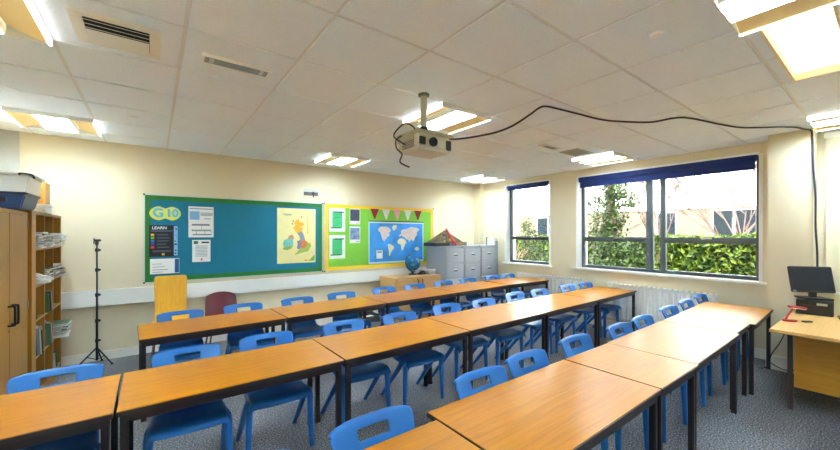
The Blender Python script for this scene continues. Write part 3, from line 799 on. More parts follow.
# bunting
M_fl = [mat('flag_red', srgb(140, 28, 38), .7), mat('flag_lace', srgb(216, 222, 206), .7, noise=(60, .2)), mat('flag_pink', srgb(230, 168, 168), .7, noise=(60, .1))]
t = thing('bunting', 'row of five triangular bunting flags above the world map', 'bunting', (3.72, FB, 1.975))
for k, i in enumerate((0, 1, 2, 1, 0)):
    x = -.49 + k * .245; b = MB(); b.prism([(x - .088, 0), (x + .088, 0), (x + .012, -.185), (x - .006, -.19)], -.004, -.001, lambda u, v, d: (u, d, v)); b.build('flag', M_fl[i], t)
MB().tube([(-.6, -.003, .0), (.6, -.003, .004)], .002, 6).build('string', M_fl[2], t)
# small photo above boards
t = sheet('photo_print', 'small colour photo stuck on the wall above the boards', 'photo', 1.93, 2.185, 2.085, 2.25, mat('photo_sky', srgb(198, 196, 186), .5), None, .002, BY)
marks(t, 'street_scene', mat('photo_mid', srgb(92, 84, 76), .5, noise=(40, .7)), [(-.118, .118, .055, .115)])
marks(t, 'pavement', mat('photo_sand', srgb(216, 196, 156), .5), [(-.118, .118, .006, .055)])
marks(t, 'figure', M_inkd, [(.03, .05, .03, .125), (.02, .06, .075, .11)], .005)

# ------------------------------------------------------------------ tripod stand
t = thing('tripod_stand', 'tall thin black tripod stand by the back wall', 'stand', (-.53, 5.56, 0))
MB().tube([(0, 0, .05), (0, 0, .52)], .012, 12).build('lower_tube', M_blackm, t, smooth=True)
MB().tube([(0, 0, .50), (0, 0, .82)], .010, 12).build('middle_tube', M_blackm, t, smooth=True)
MB().tube([(0, 0, .80), (0, 0, 1.40)], .008, 12).build('upper_tube', M_blackm, t, smooth=True)
for z in (.28, .51, .81, 1.10, 1.33):
    c = MB(); c.lathe([(.018, z - .02), (.018, z + .02)], 12); c.box(.01, .034, -.008, .008, z - .012, z + .012); c.build('clamp', M_black, t, bevel=.003)
h = MB(); h.box(-.015, .015, -.02, .02, 1.39, 1.44); h.box(-.03, .035, -.015, .015, 1.43, 1.455); h.box(-.03, -.02, -.02, .02, 1.40, 1.47); h.build('holder_head', M_black, t, bevel=.003)
for k in range(3):
    a = math.radians(200 + 120 * k); r = .24 if k != 2 else .14; r = .22
    l = MB(); l.tube([(0, 0, .20), (r * math.cos(a) * .82, r * math.sin(a) * .60, .012)], .008, 8); l.tube([(0, 0, .06), (r * .5 * math.cos(a) * .82, r * .5 * math.sin(a) * .60, .106)], .005, 8)
    lg = l.build('leg', M_blackm, t, smooth=True)
    MB().lathe([(.012, -.012), (.012, .012)], 10, (r * math.cos(a) * .82, r * math.sin(a) * .60, .012)).build('rubber_foot', M_black, lg)

# ------------------------------------------------------------------ tall cupboard and pigeonholes on the left
CX = -.82
t = thing('tall_cupboard', 'tall wooden double door cupboard at the left edge', 'cupboard', (-1.08, 3.775, 0))
cz = 1.70
c = MB(); c.box(-.25, .238, -.50, .555, 0, .08); c.box(-.25, .238, -.50, .555, cz - .03, cz); c.box(-.25, -.235, -.50, .555, .08, cz - .03)
c.box(-.25, .238, -.50, -.45, .08, cz - .03); c.box(-.25, .238, .445, .555, .08, cz - .03)
c.build('carcass', M_beech, t, bevel=.003)
for s in (-1, 1):
    d = B(.238, .258, (-.448 if s < 0 else .002), (-.002 if s < 0 else .448), .085, cz - .035).build('door', M_beech, t, bevel=.003)
    hd = MB(); y = s * .038; hd.tube(spline([(.255, y, 1.005), (.285, y, 1.005), (.292, y, .99), (.292, y, .885), (.285, y, .87), (.255, y, .87)], 4), .007, 8); hd.build('handle', M_blackm, d, smooth=True)
    hg = MB()
    for z in (.3, .95, 1.6): hg.box(.256, .262, s * .446 - .012, s * .446 + .012, z - .03, z + .03)
    hg.build('hinge', M_chrome, d)
MB().lathe([(.008, 0), (.008, .004)], 12, M=Matrix.Translation((.258, -.03, .83)) @ Matrix.Rotation(PI / 2, 4, 'Y')).build('keyhole', M_chrome, t)
t = thing('pigeonhole_unit', 'open wooden pigeonhole bookcase of three columns beside the tripod stand', 'bookcase', (-1.08, 4.93, 0))
bz = 1.715; SH = [.11, .44, .765, 1.065, 1.39]
c = MB(); c.box(-.25, .26, -.593, -.46, 0, bz); c.box(-.25, .26, .565, .59, 0, bz); c.box(-.25, .26, -.46, .565, bz - .025, bz); c.box(-.25, -.235, -.46, .565, 0, bz - .025); c.box(-.24, .25, -.46, .565, 0, .09)
c.build('carcass', M_beech, t, bevel=.002)
for y in (-.125, .22): B(-.235, .255, y - .013, y + .013, .09, bz - .025).build('divider', M_beech, t)
for z in SH: B(-.235, .254, -.46, .565, z - .018, z).build('shelf', M_beech, t)
for z in (1.62, 1.30):
    for y in (-.30, .05, .39): 
        B(-.232, -.225, y - .07, y + .07, z - .03, z + .03).build('label_plate', mat('label_grey', srgb(150, 140, 116), .5), t)
# piles of exercise books and magazines inside
BK = [mat('book_%d' % i, srgb(*c), .6) for i, c in enumerate([(226, 228, 230), (206, 212, 222), (150, 158, 172), (232, 226, 208), (86, 120, 76), (70, 92, 120), (210, 214, 216), (120, 126, 136), (56, 74, 60), (190, 196, 206)])]
def pile(yc, z, n, over, label, group, flat=True, wid=.25, th=.014):
    for k in range(n):
        w = wid * rnd.uniform(.86, 1.0); L = .30 * rnd.uniform(.9, 1.0); tk = th * rnd.uniform(.7, 1.2)
        m = BK[rnd.randrange(len(BK))]
        o = thing('exercise_book', label, 'book', (CX + over - L / 2 + rnd.uniform(-.03, .03), yc + rnd.uniform(-.02, .02), z), rnd.uniform(-.1, .1), group)
        B(-L / 2 + .004, L / 2 - .002, -w / 2 + .003, w / 2 - .003, .0015, tk - .0015).build('pages', M_paper, o)
        cv = MB(); cv.box(-L / 2, L / 2, -w / 2, w / 2, 0, .0015); cv.box(-L / 2, L / 2, -w / 2, w / 2, tk - .0015, tk); cv.box(-L / 2, -L / 2 + .003, -w / 2, w / 2, 0, tk)
        cv.build('cover', m, o); z += tk + .0005
def leaners(y0, z, n, over, label, group, hgt=.26, lean=.22):
    for k in range(n):
        tk = .008 * rnd.uniform(.7, 1.3); h = hgt * rnd.uniform(.85, 1.0); L = .22
        o = thing('exercise_book', label, 'book', (CX + over - L / 2 + rnd.uniform(-.03, .02), y0 + hgt * math.sin(lean) + k * .0108 / math.cos(lean), z + .001), 0, group)
        m = BK[rnd.randrange(len(BK))]; M = Matrix.Rotation(lean, 4, 'X')
        MB().box(-L / 2 + .003, L / 2 - .003, .0015, tk - .0015, .003, h - .003, M).build('pages', M_paper, o)
        cv = MB(); cv.box(-L / 2, L / 2, 0, .0015, 0, h, M); cv.box(-L / 2, L / 2, tk - .0015, tk, 0, h, M); cv.box(-L / 2, -L / 2 + .003, 0, tk, 0, h, M)
        cv.build('cover', m, o)
pile(4.645, 1.391, 10, .015, 'exercise book in the flat pile of the top left pigeonhole', 'books in the top left pigeonhole')
pile(4.975, 1.391, 10, .03, 'exercise book in the flat pile of the top middle pigeonhole', 'books in the top middle pigeonhole')
pile(5.32, 1.391, 10, .03, 'exercise book in the flat pile of the top right pigeonhole', 'books in the top right pigeonhole')
pile(4.975, 1.066, 8, .0, 'exercise book in the pile of the second row middle pigeonhole', 'books in the second row middle pigeonhole')
pile(5.32, 1.066, 10, .03, 'exercise book in the pile of the second row right pigeonhole', 'books in the second row right pigeonhole')
leaners(4.485, .766, 8, -.02, 'exercise book leaning in the third row left pigeonhole', 'books in the third row left pigeonhole', .2)
leaners(4.815, .766, 15, .0, 'exercise book leaning in the third row middle pigeonhole', 'books in the third row middle pigeonhole', .2)
leaners(4.485, .441, 16, .0, 'exercise book leaning in the fourth row left pigeonhole', 'books in the fourth row left pigeonhole')
leaners(4.815, .441, 15, .0, 'exercise book leaning in the fourth row middle pigeonhole', 'books in the fourth row middle pigeonhole', .24)
pile(5.32, .441, 11, .07, 'exercise book in the pile of the fourth row right pigeonhole', 'books in the fourth row right pigeonhole')
leaners(5.165, .111, 16, -.02, 'exercise book leaning in the bottom row right pigeonhole', 'books in the bottom row right pigeonhole', .2)
leaners(4.815, .111, 12, -.02, 'exercise book leaning in the bottom row middle pigeonhole', 'books in the bottom row middle pigeonhole', .16)
# crumpled white paper in the left pigeonhole
def crumple(name, label, cat, loc, sx, sy, sz, m, seed):
    bm = bmesh.new(); bmesh.ops.create_icosphere(bm, subdivisions=3, radius=1); r2 = random.Random(seed)
    for v in bm.verts:
        k = 1 + r2.uniform(-.16, .16); v.co = Vector((v.co.x * sx * k, v.co.y * sy * k, max(v.co.z * sz * k, -sz * .55)))
    me = bpy.data.meshes.new(name); bm.to_mesh(me); bm.free(); me.materials.append(m)
    o = bpy.data.objects.new(name, me); col.objects.link(o); o.location = loc; tag(o, label, cat); return o
crumple('crumpled_paper', 'crumpled white paper in the second row left pigeonhole', 'paper', (CX - .06, 4.66, 1.065 + .035), .12, .11, .06, M_paper, 5)
# things on top
t = thing('storage_tray', 'blue plastic storage tray with a dark lid on top of the tall cupboard', 'tray', (-1.085, 4.205, cz + .0165))
M_tray = mat('tray_blue', srgb(24, 60, 112), .35)
b = MB(); b.prism([(-.25, 0), (.27, 0), (.295, .10), (-.26, .10)], -.20, .20, lambda u, v, d: (u, d, v)); b.build('tray_body', M_tray, t, bevel=.008)
B(-.265, .305, -.215, .215, .10, .122).build('lid', mat('tray_lid', srgb(30, 44, 76), .35), t, bevel=.006)
h = MB(); h.box(.12, .20, -.212, -.196, .04, .078); h.build('handle', M_black, t, bevel=.004)
t = thing('storage_box', 'translucent white plastic storage box stacked on the blue tray', 'box', (-1.072, 4.385, cz + .1395))
M_tub = mat('tub_white', srgb(232, 234, 230), .3, noise=(4, .03))
b = MB(); b.prism([(-.24, 0), (.25, 0), (.27, .15), (-.25, .15)], -.21, .22, lambda u, v, d: (u, d, v)); b.build('box_body', M_tub, t, bevel=.012)
B(-.26, .285, -.225, .235, .145, .168).build('lid', M_tub, t, bevel=.006)
h = MB(); h.tube(spline([(.22, -.226, .15), (.225, -.245, .158), (.275, -.24, .155), (.292, -.21, .145), (.292, -.19, .13)], 4), .007, 8); h.build('clip_handle', M_black, t, smooth=True)
b = MB(); M = Matrix.Translation((-1.165, 4.25, cz + .309)) @ Matrix.Rotation(math.radians(12), 4, 'Z')
b.prism([(-.17, 0), (.10, 0), (-.02, .10), (-.17, .13)], 0, .22, lambda u, v, d: M @ Vector((u, d, v)))
tag(b.build('folded_bag', M_paper, bevel=.01), 'white folded bag lying on the translucent storage box', 'bag')
for k in range(5):
    L = .30 - .012 * k
    o = B(-L / 2, L / 2, -.10 - .004 * k, .11, 0, .016).build('paper_pad', M_paper, None, bevel=.003, loc=(-.955 + rnd.uniform(-.012, .012) + .004 * k, 4.86, bz + .001 + k * .0165))
    o.rotation_euler = (0, 0, rnd.uniform(-.08, .08))
    tag(o, 'white paper pad in the small pile on the pigeonhole unit', 'paper', 'paper pads on the pigeonhole unit')
t = thing('wooden_box', 'plain upright wooden box on the far end of the pigeonhole unit', 'box', (-1.09, 5.40, bz + .0006))
B(-.19, .185, -.10, .115, 0, .34).build('box_body', M_beech, t, bevel=.004)
B(-.20, -.19, -.10, .115, 0, .34).build('back_board', M_cupb, t)

# ------------------------------------------------------------------ low cupboard, globe, filing cabinets
t = thing('low_cupboard', 'low wooden two door cupboard below the world map', 'cupboard', (3.83, 5.40, 0))
hz = .749
B(-.52, .52, -.262, .275, hz - .025, hz).build('top', M_cupb, t, bevel=.003)
c = MB(); c.box(-.51, -.49, -.24, .27, 0, hz - .025); c.box(.49, .51, -.24, .27, 0, hz - .025); c.box(-.49, .49, .25, .27, 0, hz - .025); c.box(-.49, .49, -.24, .25, 0, .07)
c.build('carcass', M_cupb, t)
for s in (-1, 1):
    d = B(-.488 if s < 0 else .002, -.002 if s < 0 else .488, -.258, -.24, .072, hz - .03).build('door', M_cupb, t, bevel=.003)
    h = MB(); h.tube(spline([(s * .05, -.256, .70), (s * .05, -.285, .69), (s * .03 + .02 * s, -.288, .64), (s * .05, -.285, .59), (s * .05, -.256, .58)], 4), .007, 8); h.build('handle', M_blackm, d, smooth=True)
# globe
t = thing('desk_globe', 'blue desk globe on a black stand on the low cupboard', 'globe', (3.93, 5.50, hz + .0006))
def globemat():
    m = mat('globe_map', srgb(30, 110, 170), .25); nt = m.node_tree; b = nt.nodes['Principled BSDF']
    n = nt.nodes.new('ShaderNodeTexNoise'); n.inputs['Scale'].default_value = 9; n.inputs['Detail'].default_value = 5
    nt.links.new(nt.nodes['Texture Coordinate'].outputs['Object'], n.inputs['Vector'])
    cr = nt.nodes.new('ShaderNodeValToRGB'); e = cr.color_ramp.elements
    e[0].position = .5; e[0].color = srgb(28, 108, 168); e[1].position = .64; e[1].color = srgb(190, 176, 120)
    k = e.new(.56); k.color = srgb(70, 150, 180); k = e.new(.60); k.color = srgb(90, 150, 90)
    nt.links.new(n.outputs['Fac'], cr.inputs['Fac']); nt.links.new(cr.outputs['Color'], b.inputs['Base Color']); return m
gs = .148
MB().lathe([(gs * math.sin(PI * k / 20) + .0004, -gs * math.cos(PI * k / 20)) for k in range(21)], 32).build('globe_ball', globemat(), t, smooth=True, loc=(.0, 0, .215), ang=80)
arc = MB(); arc.tube([(-(gs + .012) * math.cos(a) * 1.0, (gs + .012) * math.sin(a) * .25, .215 + (gs + .012) * math.sin(a)) for a in [math.radians(-100 + 13 * k) for k in range(15)]], .008, 8)
arc.build('meridian_arm', M_black, t, smooth=True)
MB().lathe([(.085, 0), (.085, .012), (.03, .03), (.018, .06)], 24).build('stand_base', M_black, t, smooth=True)
cr = MB(); cr.box(-.08, .08, -.04, .04, 0, .03); cr.tube([(-.07, -.02, .03), (.03, .0, .06), (.08, .02, .03)], .018, 8)
o = cr.build('desk_punch', M_black, None, bevel=.006, loc=(4.07, 5.40, hz + .0005)); tag(o, 'small black hole punch between the globe and the flat books', 'hole punch')
for k, (mm, a) in enumerate(((M_ink, .1), (mat('book_tan', srgb(170, 156, 132), .6), -.05), (M_paper, .2))):
    o = thing('book', ['grey flat book at the bottom of the pile beside the globe', 'tan flat book in the middle of the pile beside the globe', 'white booklet on top of the pile beside the globe'][k], 'book', (4.265, 5.47, hz + .0005 + k * .026), a, 'books on the low cupboard')
    B(-.085, .085, -.14, .14, .003, .022).build('pages', M_paper, o); cv = MB(); cv.box(-.09, .09, -.145, .145, 0, .003); cv.box(-.09, .09, -.145, .145, .022, .025); cv.box(-.09, -.086, -.145, .145, 0, .025); cv.build('cover', mm, o)
# filing cabinets
M_slot = mat('label_card', srgb(226, 226, 220), .5)
def make_cab():
    t = thing('filing_cabinet', '', 'cabinet'); w, d, h = .232, .304, 1.28
    c = MB(); c.box(-w, w, -d + .02, d, 0, .05); c.box(-w, w, -d + .005, d, h - .025, h); c.box(-w, -w + .018, -d + .01, d, .05, h - .025); c.box(w - .018, w, -d + .01, d, .05, h - .025); c.box(-w, w, d - .02, d, .05, h - .025)
    c.build('carcass', M_steel, t, bevel=.002)
    for k in range(4):
        z0 = .058 + k * .2985
        dr = B(-w + .02, w - .02, -d, -d + .4, z0, z0 + .290).build('drawer', M_steel, t, bevel=.004)
        hm = MB(); hm.prism([(.062 * math.cos(2 * PI * q / 20), z0 + .165 + .030 * math.sin(2 * PI * q / 20)) for q in range(20)], -d - .004, -d + .002, lambda u, v, dd: (u, dd, v)); hm.build('handle_plate', M_alu, dr)
        hh = MB(); hh.box(-.045, .045, -d - .022, -d - .004, z0 + .145, z0 + .163); hh.build('pull_handle', M_blackm, dr, bevel=.004)
        B(-.035, .035, -d - .006, -d - .003, z0 + .172, z0 + .186).build('label_card', M_slot, dr)
    MB().lathe([(.009, 0), (.009, .005)], 12, M=Matrix.Translation((w - .045, -d + .004, h - .0125)) @ Matrix.Rotation(PI / 2, 4, 'X')).build('lock', M_chrome, t)
    return t
cab = make_cab(); gl = 'grey filing cabinets along the back wall'
for k, lab in enumerate(('leftmost grey four drawer filing cabinet, with the craft model on top', 'middle grey four drawer filing cabinet', 'rightmost grey four drawer filing cabinet, near the corner pier')):
    loc = (4.392 + .234 + k * .470, 5.374, 0)
    if k == 0: cab.location = loc; cab['label'] = lab; cab['group'] = gl
    else: dup(cab, loc, 0, lab, gl)
# craft model
t = thing('craft_model', 'pyramid shaped craft model with a red figure on the filing cabinets', 'model', (4.66, 5.42, 1.2815))
M_camo = mat('model_fabric', srgb(112, 96, 66), .9, noise=(22, .8))
b = MB(); b.add([(-.36, -.15, .06), (.38, -.15, .06), (.38, .15, .06), (-.36, .15, .06), (.0, 0, .31), (-.16, -.02, .20), (.17, .0, .21)], [(3, 2, 1, 0), (0, 1, 4), (1, 2, 4), (2, 3, 4), (3, 0, 4), (0, 5, 4), (1, 6, 4)])
b.build('tent_cover', M_camo, t)
B(-.40, -.05, -.21, .17, 0, .062).build('black_tray', M_black, t, bevel=.005)
B(-.05, .10, -.20, .17, 0, .058).build('grey_tray', mat('tray_slate', srgb(96, 112, 130), .5), t, bevel=.005)
B(.12, .38, -.20, .17, 0, .06).build('brown_tray', mat('tray_brown', srgb(140, 104, 66), .6), t, bevel=.005)
B(.36, .43, -.19, .16, 0, .07).build('blue_side', mat('side_blue', srgb(90, 110, 140), .6), t, bevel=.004)
f = MB(); f.tube([(.05, -.215, .05), (.06, -.20, .06), (.03, -.14, .18), (.005, -.06, .30), (.0, -.04, .34)], [.045, .035, .026, .024, .014], 10); f.tube([(.01, -.21, .03), (.10, -.215, .05), (.12, -.21, .022)], .018, 8)
f.build('red_figure', M_redpl, t, smooth=True)
b = MB(); b.box(-.05, .0, -.20, -.14, .09, .14); b.box(-.17, -.12, -.175, -.15, .08, .11); b.build('yellow_piece', mat('model_yellow', srgb(206, 190, 80), .6), t, bevel=.006)
# white board leaning in corner
t = thing('leaning_board', 'narrow white board standing between the filing cabinets and the window wall', 'board', (5.875, 5.28, .0))
B(-.02, .03, -.10, .11, 0, 1.43).build('board_panel', M_white, t, bevel=.004)
B(-.022, .03, -.155, -.115, 0, 1.36).build('grey_strip', mat('strip_grey', srgb(180, 182, 180), .5), t)
B(-.022, .03, .115, .135, 0, 1.44).build('dark_strip', M_inkd, t)

# small things on the floor below the trunking
t = thing('paper_crate', 'small grey crate of white papers on the floor behind the back row', 'crate', (2.98, 5.52, 0))
M_cr = mat('crate_grey', srgb(70, 74, 80), .6)
c = MB(); c.box(-.17, .17, -.12, .12, 0, .012); c.box(-.17, .17, -.12, -.108, .012, .10); c.box(-.17, .17, .108, .12, .012, .14); c.box(-.17, -.158, -.108, .108, .012, .12); c.box(.158, .17, -.108, .108, .012, .12)
c.build('crate_body', M_cr, t)
for k in range(3): MB().box(-.13, .13, -.09, .09, .02 + .02 * k, .034 + .02 * k, Matrix.Rotation(.1 * k - .1, 4, 'Z')).build('paper_bundle', M_paper, t)

# ------------------------------------------------------------------ teacher's desk corner
DZ = .72
M_desk = wood('desk_oak', srgb(226, 178, 108), srgb(214, 162, 90), .3, 0)
M_deskp = wood('desk_panel_oak', srgb(184, 128, 34), srgb(170, 114, 26), .4, 1)
t = thing('teacher_desk', 'oak teacher desk with dark legs at the right edge', 'desk', (4.81, -.10, 0))
x0, x1, y0, y1 = 4.155 - 4.81, 5.43 - 4.81, -.95 + .10, .65 + .10
top = B(x0, x1, y0, y1, DZ - .025, DZ).build('desktop', M_desk, t, bevel=.004)
B(x0 - .002, x1, y0, y1 + .002, DZ - .028, DZ - .022).build('edge_band', mat('desk_edge', srgb(170, 126, 70), .5), top)
M_dleg = mat('desk_leg_brown', srgb(72, 56, 52), .4)
for (lx, ly) in ((x0 + .275, y1 - .09), (x0 + .275, y0 + .09), (x1 - .08, y1 - .09), (x1 - .08, y0 + .09)):
    B(lx - .016, lx + .016, ly - .016, ly + .016, 0, DZ - .025).build('leg', M_dleg, t, bevel=.004)
B(x0 + .266, x0 + .284, y0 + .12, y1 - .115, .20, DZ - .028).build('modesty_panel', M_deskp, t)
r = MB(); r.box(x0 + .275, x1 - .08, y1 - .105, y1 - .075, DZ - .065, DZ - .025); r.box(x0 + .26, x0 + .29, y0 + .09, y1 - .09, DZ - .05, DZ - .025); r.build('top_rail', M_dleg, t)
# computer
t = thing('desktop_computer', 'black flat desktop computer lying under the monitor', 'computer', (5.33, .50, DZ + .0006), math.radians(4))
B(-.15, .15, -.125, .125, 0, .142).build('case', M_black, t, bevel=.006)
B(-.153, -.148, -.115, .115, .012, .13).build('front_bezel', mat('bezel', srgb(18, 18, 20), .3), t)
B(-.156, -.150, -.085, -.015, .100, .122).build('label_sticker', mat('sticker', srgb(196, 190, 160), .5), t)
B(-.155, -.150, .02, .10, .09, .10).build('drive_slot', mat('slot_black', srgb(50, 50, 54), .4), t)
# monitor
M_scr = mat('screen_off', srgb(34, 38, 46), .25, spec=.6)
t = thing('monitor', 'black flat screen monitor switched off on top of the computer', 'monitor', (5.35, .512, DZ + .143), math.radians(35))
B(-.09, .09, -.11, .11, 0, .014).build('stand_base', M_black, t, bevel=.004)
B(.0, .025, -.03, .03, .010, .14).build('stand_neck', M_black, t, bevel=.004)
M = Matrix.Rotation(math.radians(14), 4, 'Y') @ Matrix.Rotation(math.radians(0), 4, 'X')
mb = MB(); mb.box(-.03, .005, -.17, .17, .06, .325, M); mb.build('casing', M_black, t, bevel=.006)
MB().box(-.0325, -.029, -.157, .157, .078, .312, M).build('screen', M_scr, t)
MB().box(-.033, -.029, .142, .165, .063, .077, M).build('sticker', mat('sticker_blue', srgb(160, 200, 220), .5), t)
# red lamp
t = thing('desk_lamp', 'small red folding desk lamp beside the computer', 'lamp', (4.655, .592, DZ + .0006), math.radians(-52))
b = MB(); b.prism(blob(0, 0, .056, .036, 24), 0, .016, lambda u, v, d: (u, v, d)); b.build('lamp_base', M_redpl, t, bevel=.004)
MB().tube([(-.03, 0, .014), (-.01, 0, .06), (.03, .0, .125)], .008, 10).build('arm', M_redpl, t, smooth=True)
b = MB(); M = Matrix.Translation((.04, 0, .13)) @ Matrix.Rotation(math.radians(6), 4, 'Y')
b.box(-.05, .085, -.02, .02, -.008, .010, M); b.build('lamp_head', M_redpl, t, bevel=.006)
MB().box(-.03, .075, -.015, .015, -.012, -.007, M).build('light_strip', M_white, t)
o = B(-.04, .04, -.018, .018, 0, .012).build('usb_plug', M_black, None, bevel=.004, loc=(4.73, .49, DZ + .0006)); o.rotation_euler = (0, 0, -.6); tag(o, 'small black plug lying beside the red lamp', 'plug')
t = thing('keyboard', 'black keyboard at the right edge of the desk', 'keyboard', (5.20, .13, DZ + .0006), math.radians(8))
B(-.075, .075, -.21, .21, 0, .016).build('keyboard_base', M_black, t, bevel=.004)
kk = MB()
for i in range(5):
    for j in range(14): kk.box(-.062 + i * .026, -.040 + i * .026, -.198 + j * .0285, -.174 + j * .0285, .016, .021)
kk.build('keys', mat('key_black', srgb(40, 40, 44), .5), t)
# cables hanging from the desk
cb = MB(); cb.tube(spline([(5.40, .67, .71), (5.44, .70, .55), (5.42, .76, .35), (5.50, .84, .18), (5.52, .88, .03), (5.45, .93, .012)], 6), .005, 6)
tag(cb.build('desk_cable', M_black, None, smooth=True), 'thin black cable hanging behind the desk to the floor by the pier', 'cable', 'loose cables at the desk')
cb = MB(); cb.tube(spline([(5.43, .665, .725), (5.48, .66, .70), (5.50, .64, .45), (5.53, .60, .28), (5.48, .55, .18), (5.42, .60, .10), (5.38, .72, .07), (5.44, .84, .10)], 6), .005, 6)
tag(cb.build('desk_cable', M_black, None, smooth=True), 'black cable looping in front of the white pier baseboard', 'cable', 'loose cables at the desk')

# ------------------------------------------------------------------ outdoors
M_ground = mat('lawn', srgb(56, 62, 30), .95, noise=(2.5, .3))
struct('ground', B(6.26, 40, -14, 34, -.35, -.25), M_ground)
def leafmat(name, c1, c2):
    m = mat(name, c1, .5); nt = m.node_tree; b = nt.nodes['Principled BSDF']; b.inputs['Specular IOR Level'].default_value = .15
    n = nt.nodes.new('ShaderNodeTexNoise'); n.inputs['Scale'].default_value = 7; n.inputs['Detail'].default_value = 3
    nt.links.new(nt.nodes['Texture Coordinate'].outputs['Object'], n.inputs['Vector'])
    cr = nt.nodes.new('ShaderNodeValToRGB'); e = cr.color_ramp.elements
    e[0].position = .35; e[0].color = c2; e[1].position = .62; e[1].color = c1
    nt.links.new(n.outputs['Fac'], cr.inputs['Fac']); nt.links.new(cr.outputs['Color'], b.inputs['Base Color']); return m
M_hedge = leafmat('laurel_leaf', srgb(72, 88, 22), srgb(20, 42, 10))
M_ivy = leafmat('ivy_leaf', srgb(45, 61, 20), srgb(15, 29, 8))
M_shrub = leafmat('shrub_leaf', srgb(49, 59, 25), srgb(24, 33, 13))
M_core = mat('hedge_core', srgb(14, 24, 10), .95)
M_bark = mat('bark', srgb(70, 54, 46), .9, noise=(12, .3))
def leaf(mb, p, s, r2, up=.4):
    d = Vector((r2.gauss(0, 1), r2.gauss(0, 1), r2.gauss(0, 1) + up)).normalized(); a = d.orthogonal().normalized()
    a = Matrix.Rotation(r2.uniform(0, 6.28), 3, d) @ a; b = d.cross(a)
    p = Vector(p)
    mb.add([p - a * s, p + b * s * .42 + d * s * .12, p + a * s, p - b * s * .42 + d * s * .12], [(0, 1, 2, 3)])
def foliage_box(name, label, x0, x1, y0, y1, z0, z1, n, s, m, seed, group=None):
    r2 = random.Random(seed); t = thing(name, label, 'hedge', ((x0 + x1) / 2, (y0 + y1) / 2, z0), 0, group)
    cx, cy = (x0 + x1) / 2, (y0 + y1) / 2
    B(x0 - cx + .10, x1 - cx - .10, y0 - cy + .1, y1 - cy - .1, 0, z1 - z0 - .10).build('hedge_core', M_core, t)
    mb = MB()
    for k in range(n):
        q = r2.random(); y = r2.uniform(y0, y1) - cy
        if q < .68: x = x0 - cx + abs(r2.gauss(0, .05)); z = r2.uniform(0, z1 - z0)
        else: x = r2.uniform(x0, x1) - cx; z = z1 - z0 - abs(r2.gauss(0, .05)) + .04 * math.sin(3 * y)
        leaf(mb, (x, y, z), s * r2.uniform(.6, 1.2), r2)
    mb.build('foliage', m, t); return t
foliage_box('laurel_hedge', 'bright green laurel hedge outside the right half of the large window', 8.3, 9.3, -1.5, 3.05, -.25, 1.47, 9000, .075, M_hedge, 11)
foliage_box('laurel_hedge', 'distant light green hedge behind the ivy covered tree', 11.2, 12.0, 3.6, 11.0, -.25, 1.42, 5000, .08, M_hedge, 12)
def clump(mb, c, r, n, s, r2, sq=1.0):
    for k in range(n):
        d = Vector((r2.gauss(0, 1), r2.gauss(0, 1), r2.gauss(0, 1))).normalized() * r * r2.random() ** .4
        leaf(mb, (c[0] + d.x, c[1] + d.y, c[2] + d.z * sq), s * r2.uniform(.6, 1.2), r2)
r2 = random.Random(21)
t = thing('laurel_bush', 'dark green bush outside the left half of the large window', 'bush', (8.2, 3.95, -.25))
mb = MB()
for (x, y, z, r, n) in [(0, -.35, .9, .5, 600), (0, .1, .95, .5, 600), (.1, .45, .75, .4, 400), (0, -.2, .4, .5, 500), (0, .3, .4, .5, 500), (.1, 0, 1.35, .38, 350), (.1, -.4, 1.25, .35, 300)]: clump(mb, (x, y, z), r, n, .065, r2)
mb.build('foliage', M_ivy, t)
st = MB()
for k in range(5): st.tube([(rnd.uniform(-.1, .1), -.4 + .2 * k, 0), (rnd.uniform(-.1, .1), -.45 + .22 * k, 1.1)], .015, 6)
st.build('stem', M_bark, t)
# ivy tree
t = thing('ivy_tree', 'tree trunk covered in dark ivy outside the large window', 'tree', (8.75, 4.05, -.25))
MB().tube([(0, 0, 0), (.03, .02, 1.4), (-.04, .05, 3.2), (.05, -.05, 5.0)], [.11, .1, .08, .05], 10).build('trunk', M_bark, t, smooth=True)
mb = MB(); r2 = random.Random(5)
for k in range(44): clump(mb, (-.05, .0, .4 + k * .1), .22, 45, .055, r2)
for k in range(26):
    z = 1.4 + k * .14; w = .34 + .14 * math.sin(k * 1.3)
    clump(mb, (r2.uniform(-.1, .1), r2.gauss(0, .22), z), w, 120, .06, r2)
mb.build('foliage', M_ivy, t)
def bare_tree(name, label, loc, h, seed, m, leaves=None, spread=.42, nb=8):
    r2 = random.Random(seed); t = thing(name, label, 'tree', loc, 0, 'bare trees outside the large window' if 'bare' in name else None); wood_ = MB(); tips = []
    def grow(p, d, L, r, dep):
        q = p + d * L; mid = p + d * L * .5 + Vector((r2.uniform(-1, 1), r2.uniform(-1, 1), r2.uniform(-.3, .3))) * L * .07
        wood_.tube([p, mid, q], [r, r * .85, r * .65], 6 if dep < 2 else 4, caps=True)
        if dep >= 5: tips.append(q); return
        for k in range(nb if dep == 0 else r2.choice((2, 3))):
            nd = (d + Vector((r2.gauss(0, spread * .8), r2.gauss(0, spread), r2.gauss(.12, spread * .5)))).normalized()
            grow(p + d * L * r2.uniform(.55, 1.0), nd, L * r2.uniform(.6, .85), r * .70, dep + 1)
        tips.append(q)
    grow(Vector((0, 0, 0)), Vector((0, 0, 1)), h, .024, 0)
    wood_.build('branches', m, t)
    if leaves:
        lf = MB()
        for p in tips:
            for k in range(leaves[1]): leaf(lf, p + Vector((r2.gauss(0, .12), r2.gauss(0, .12), r2.gauss(0, .1))), .022, r2)
        lf.build('blossom', leaves[0], t)
    return t
M_twig = mat('pale_twig', srgb(80, 58, 50), .9); M_blos = mat('blossom_white', srgb(226, 226, 190), .7)
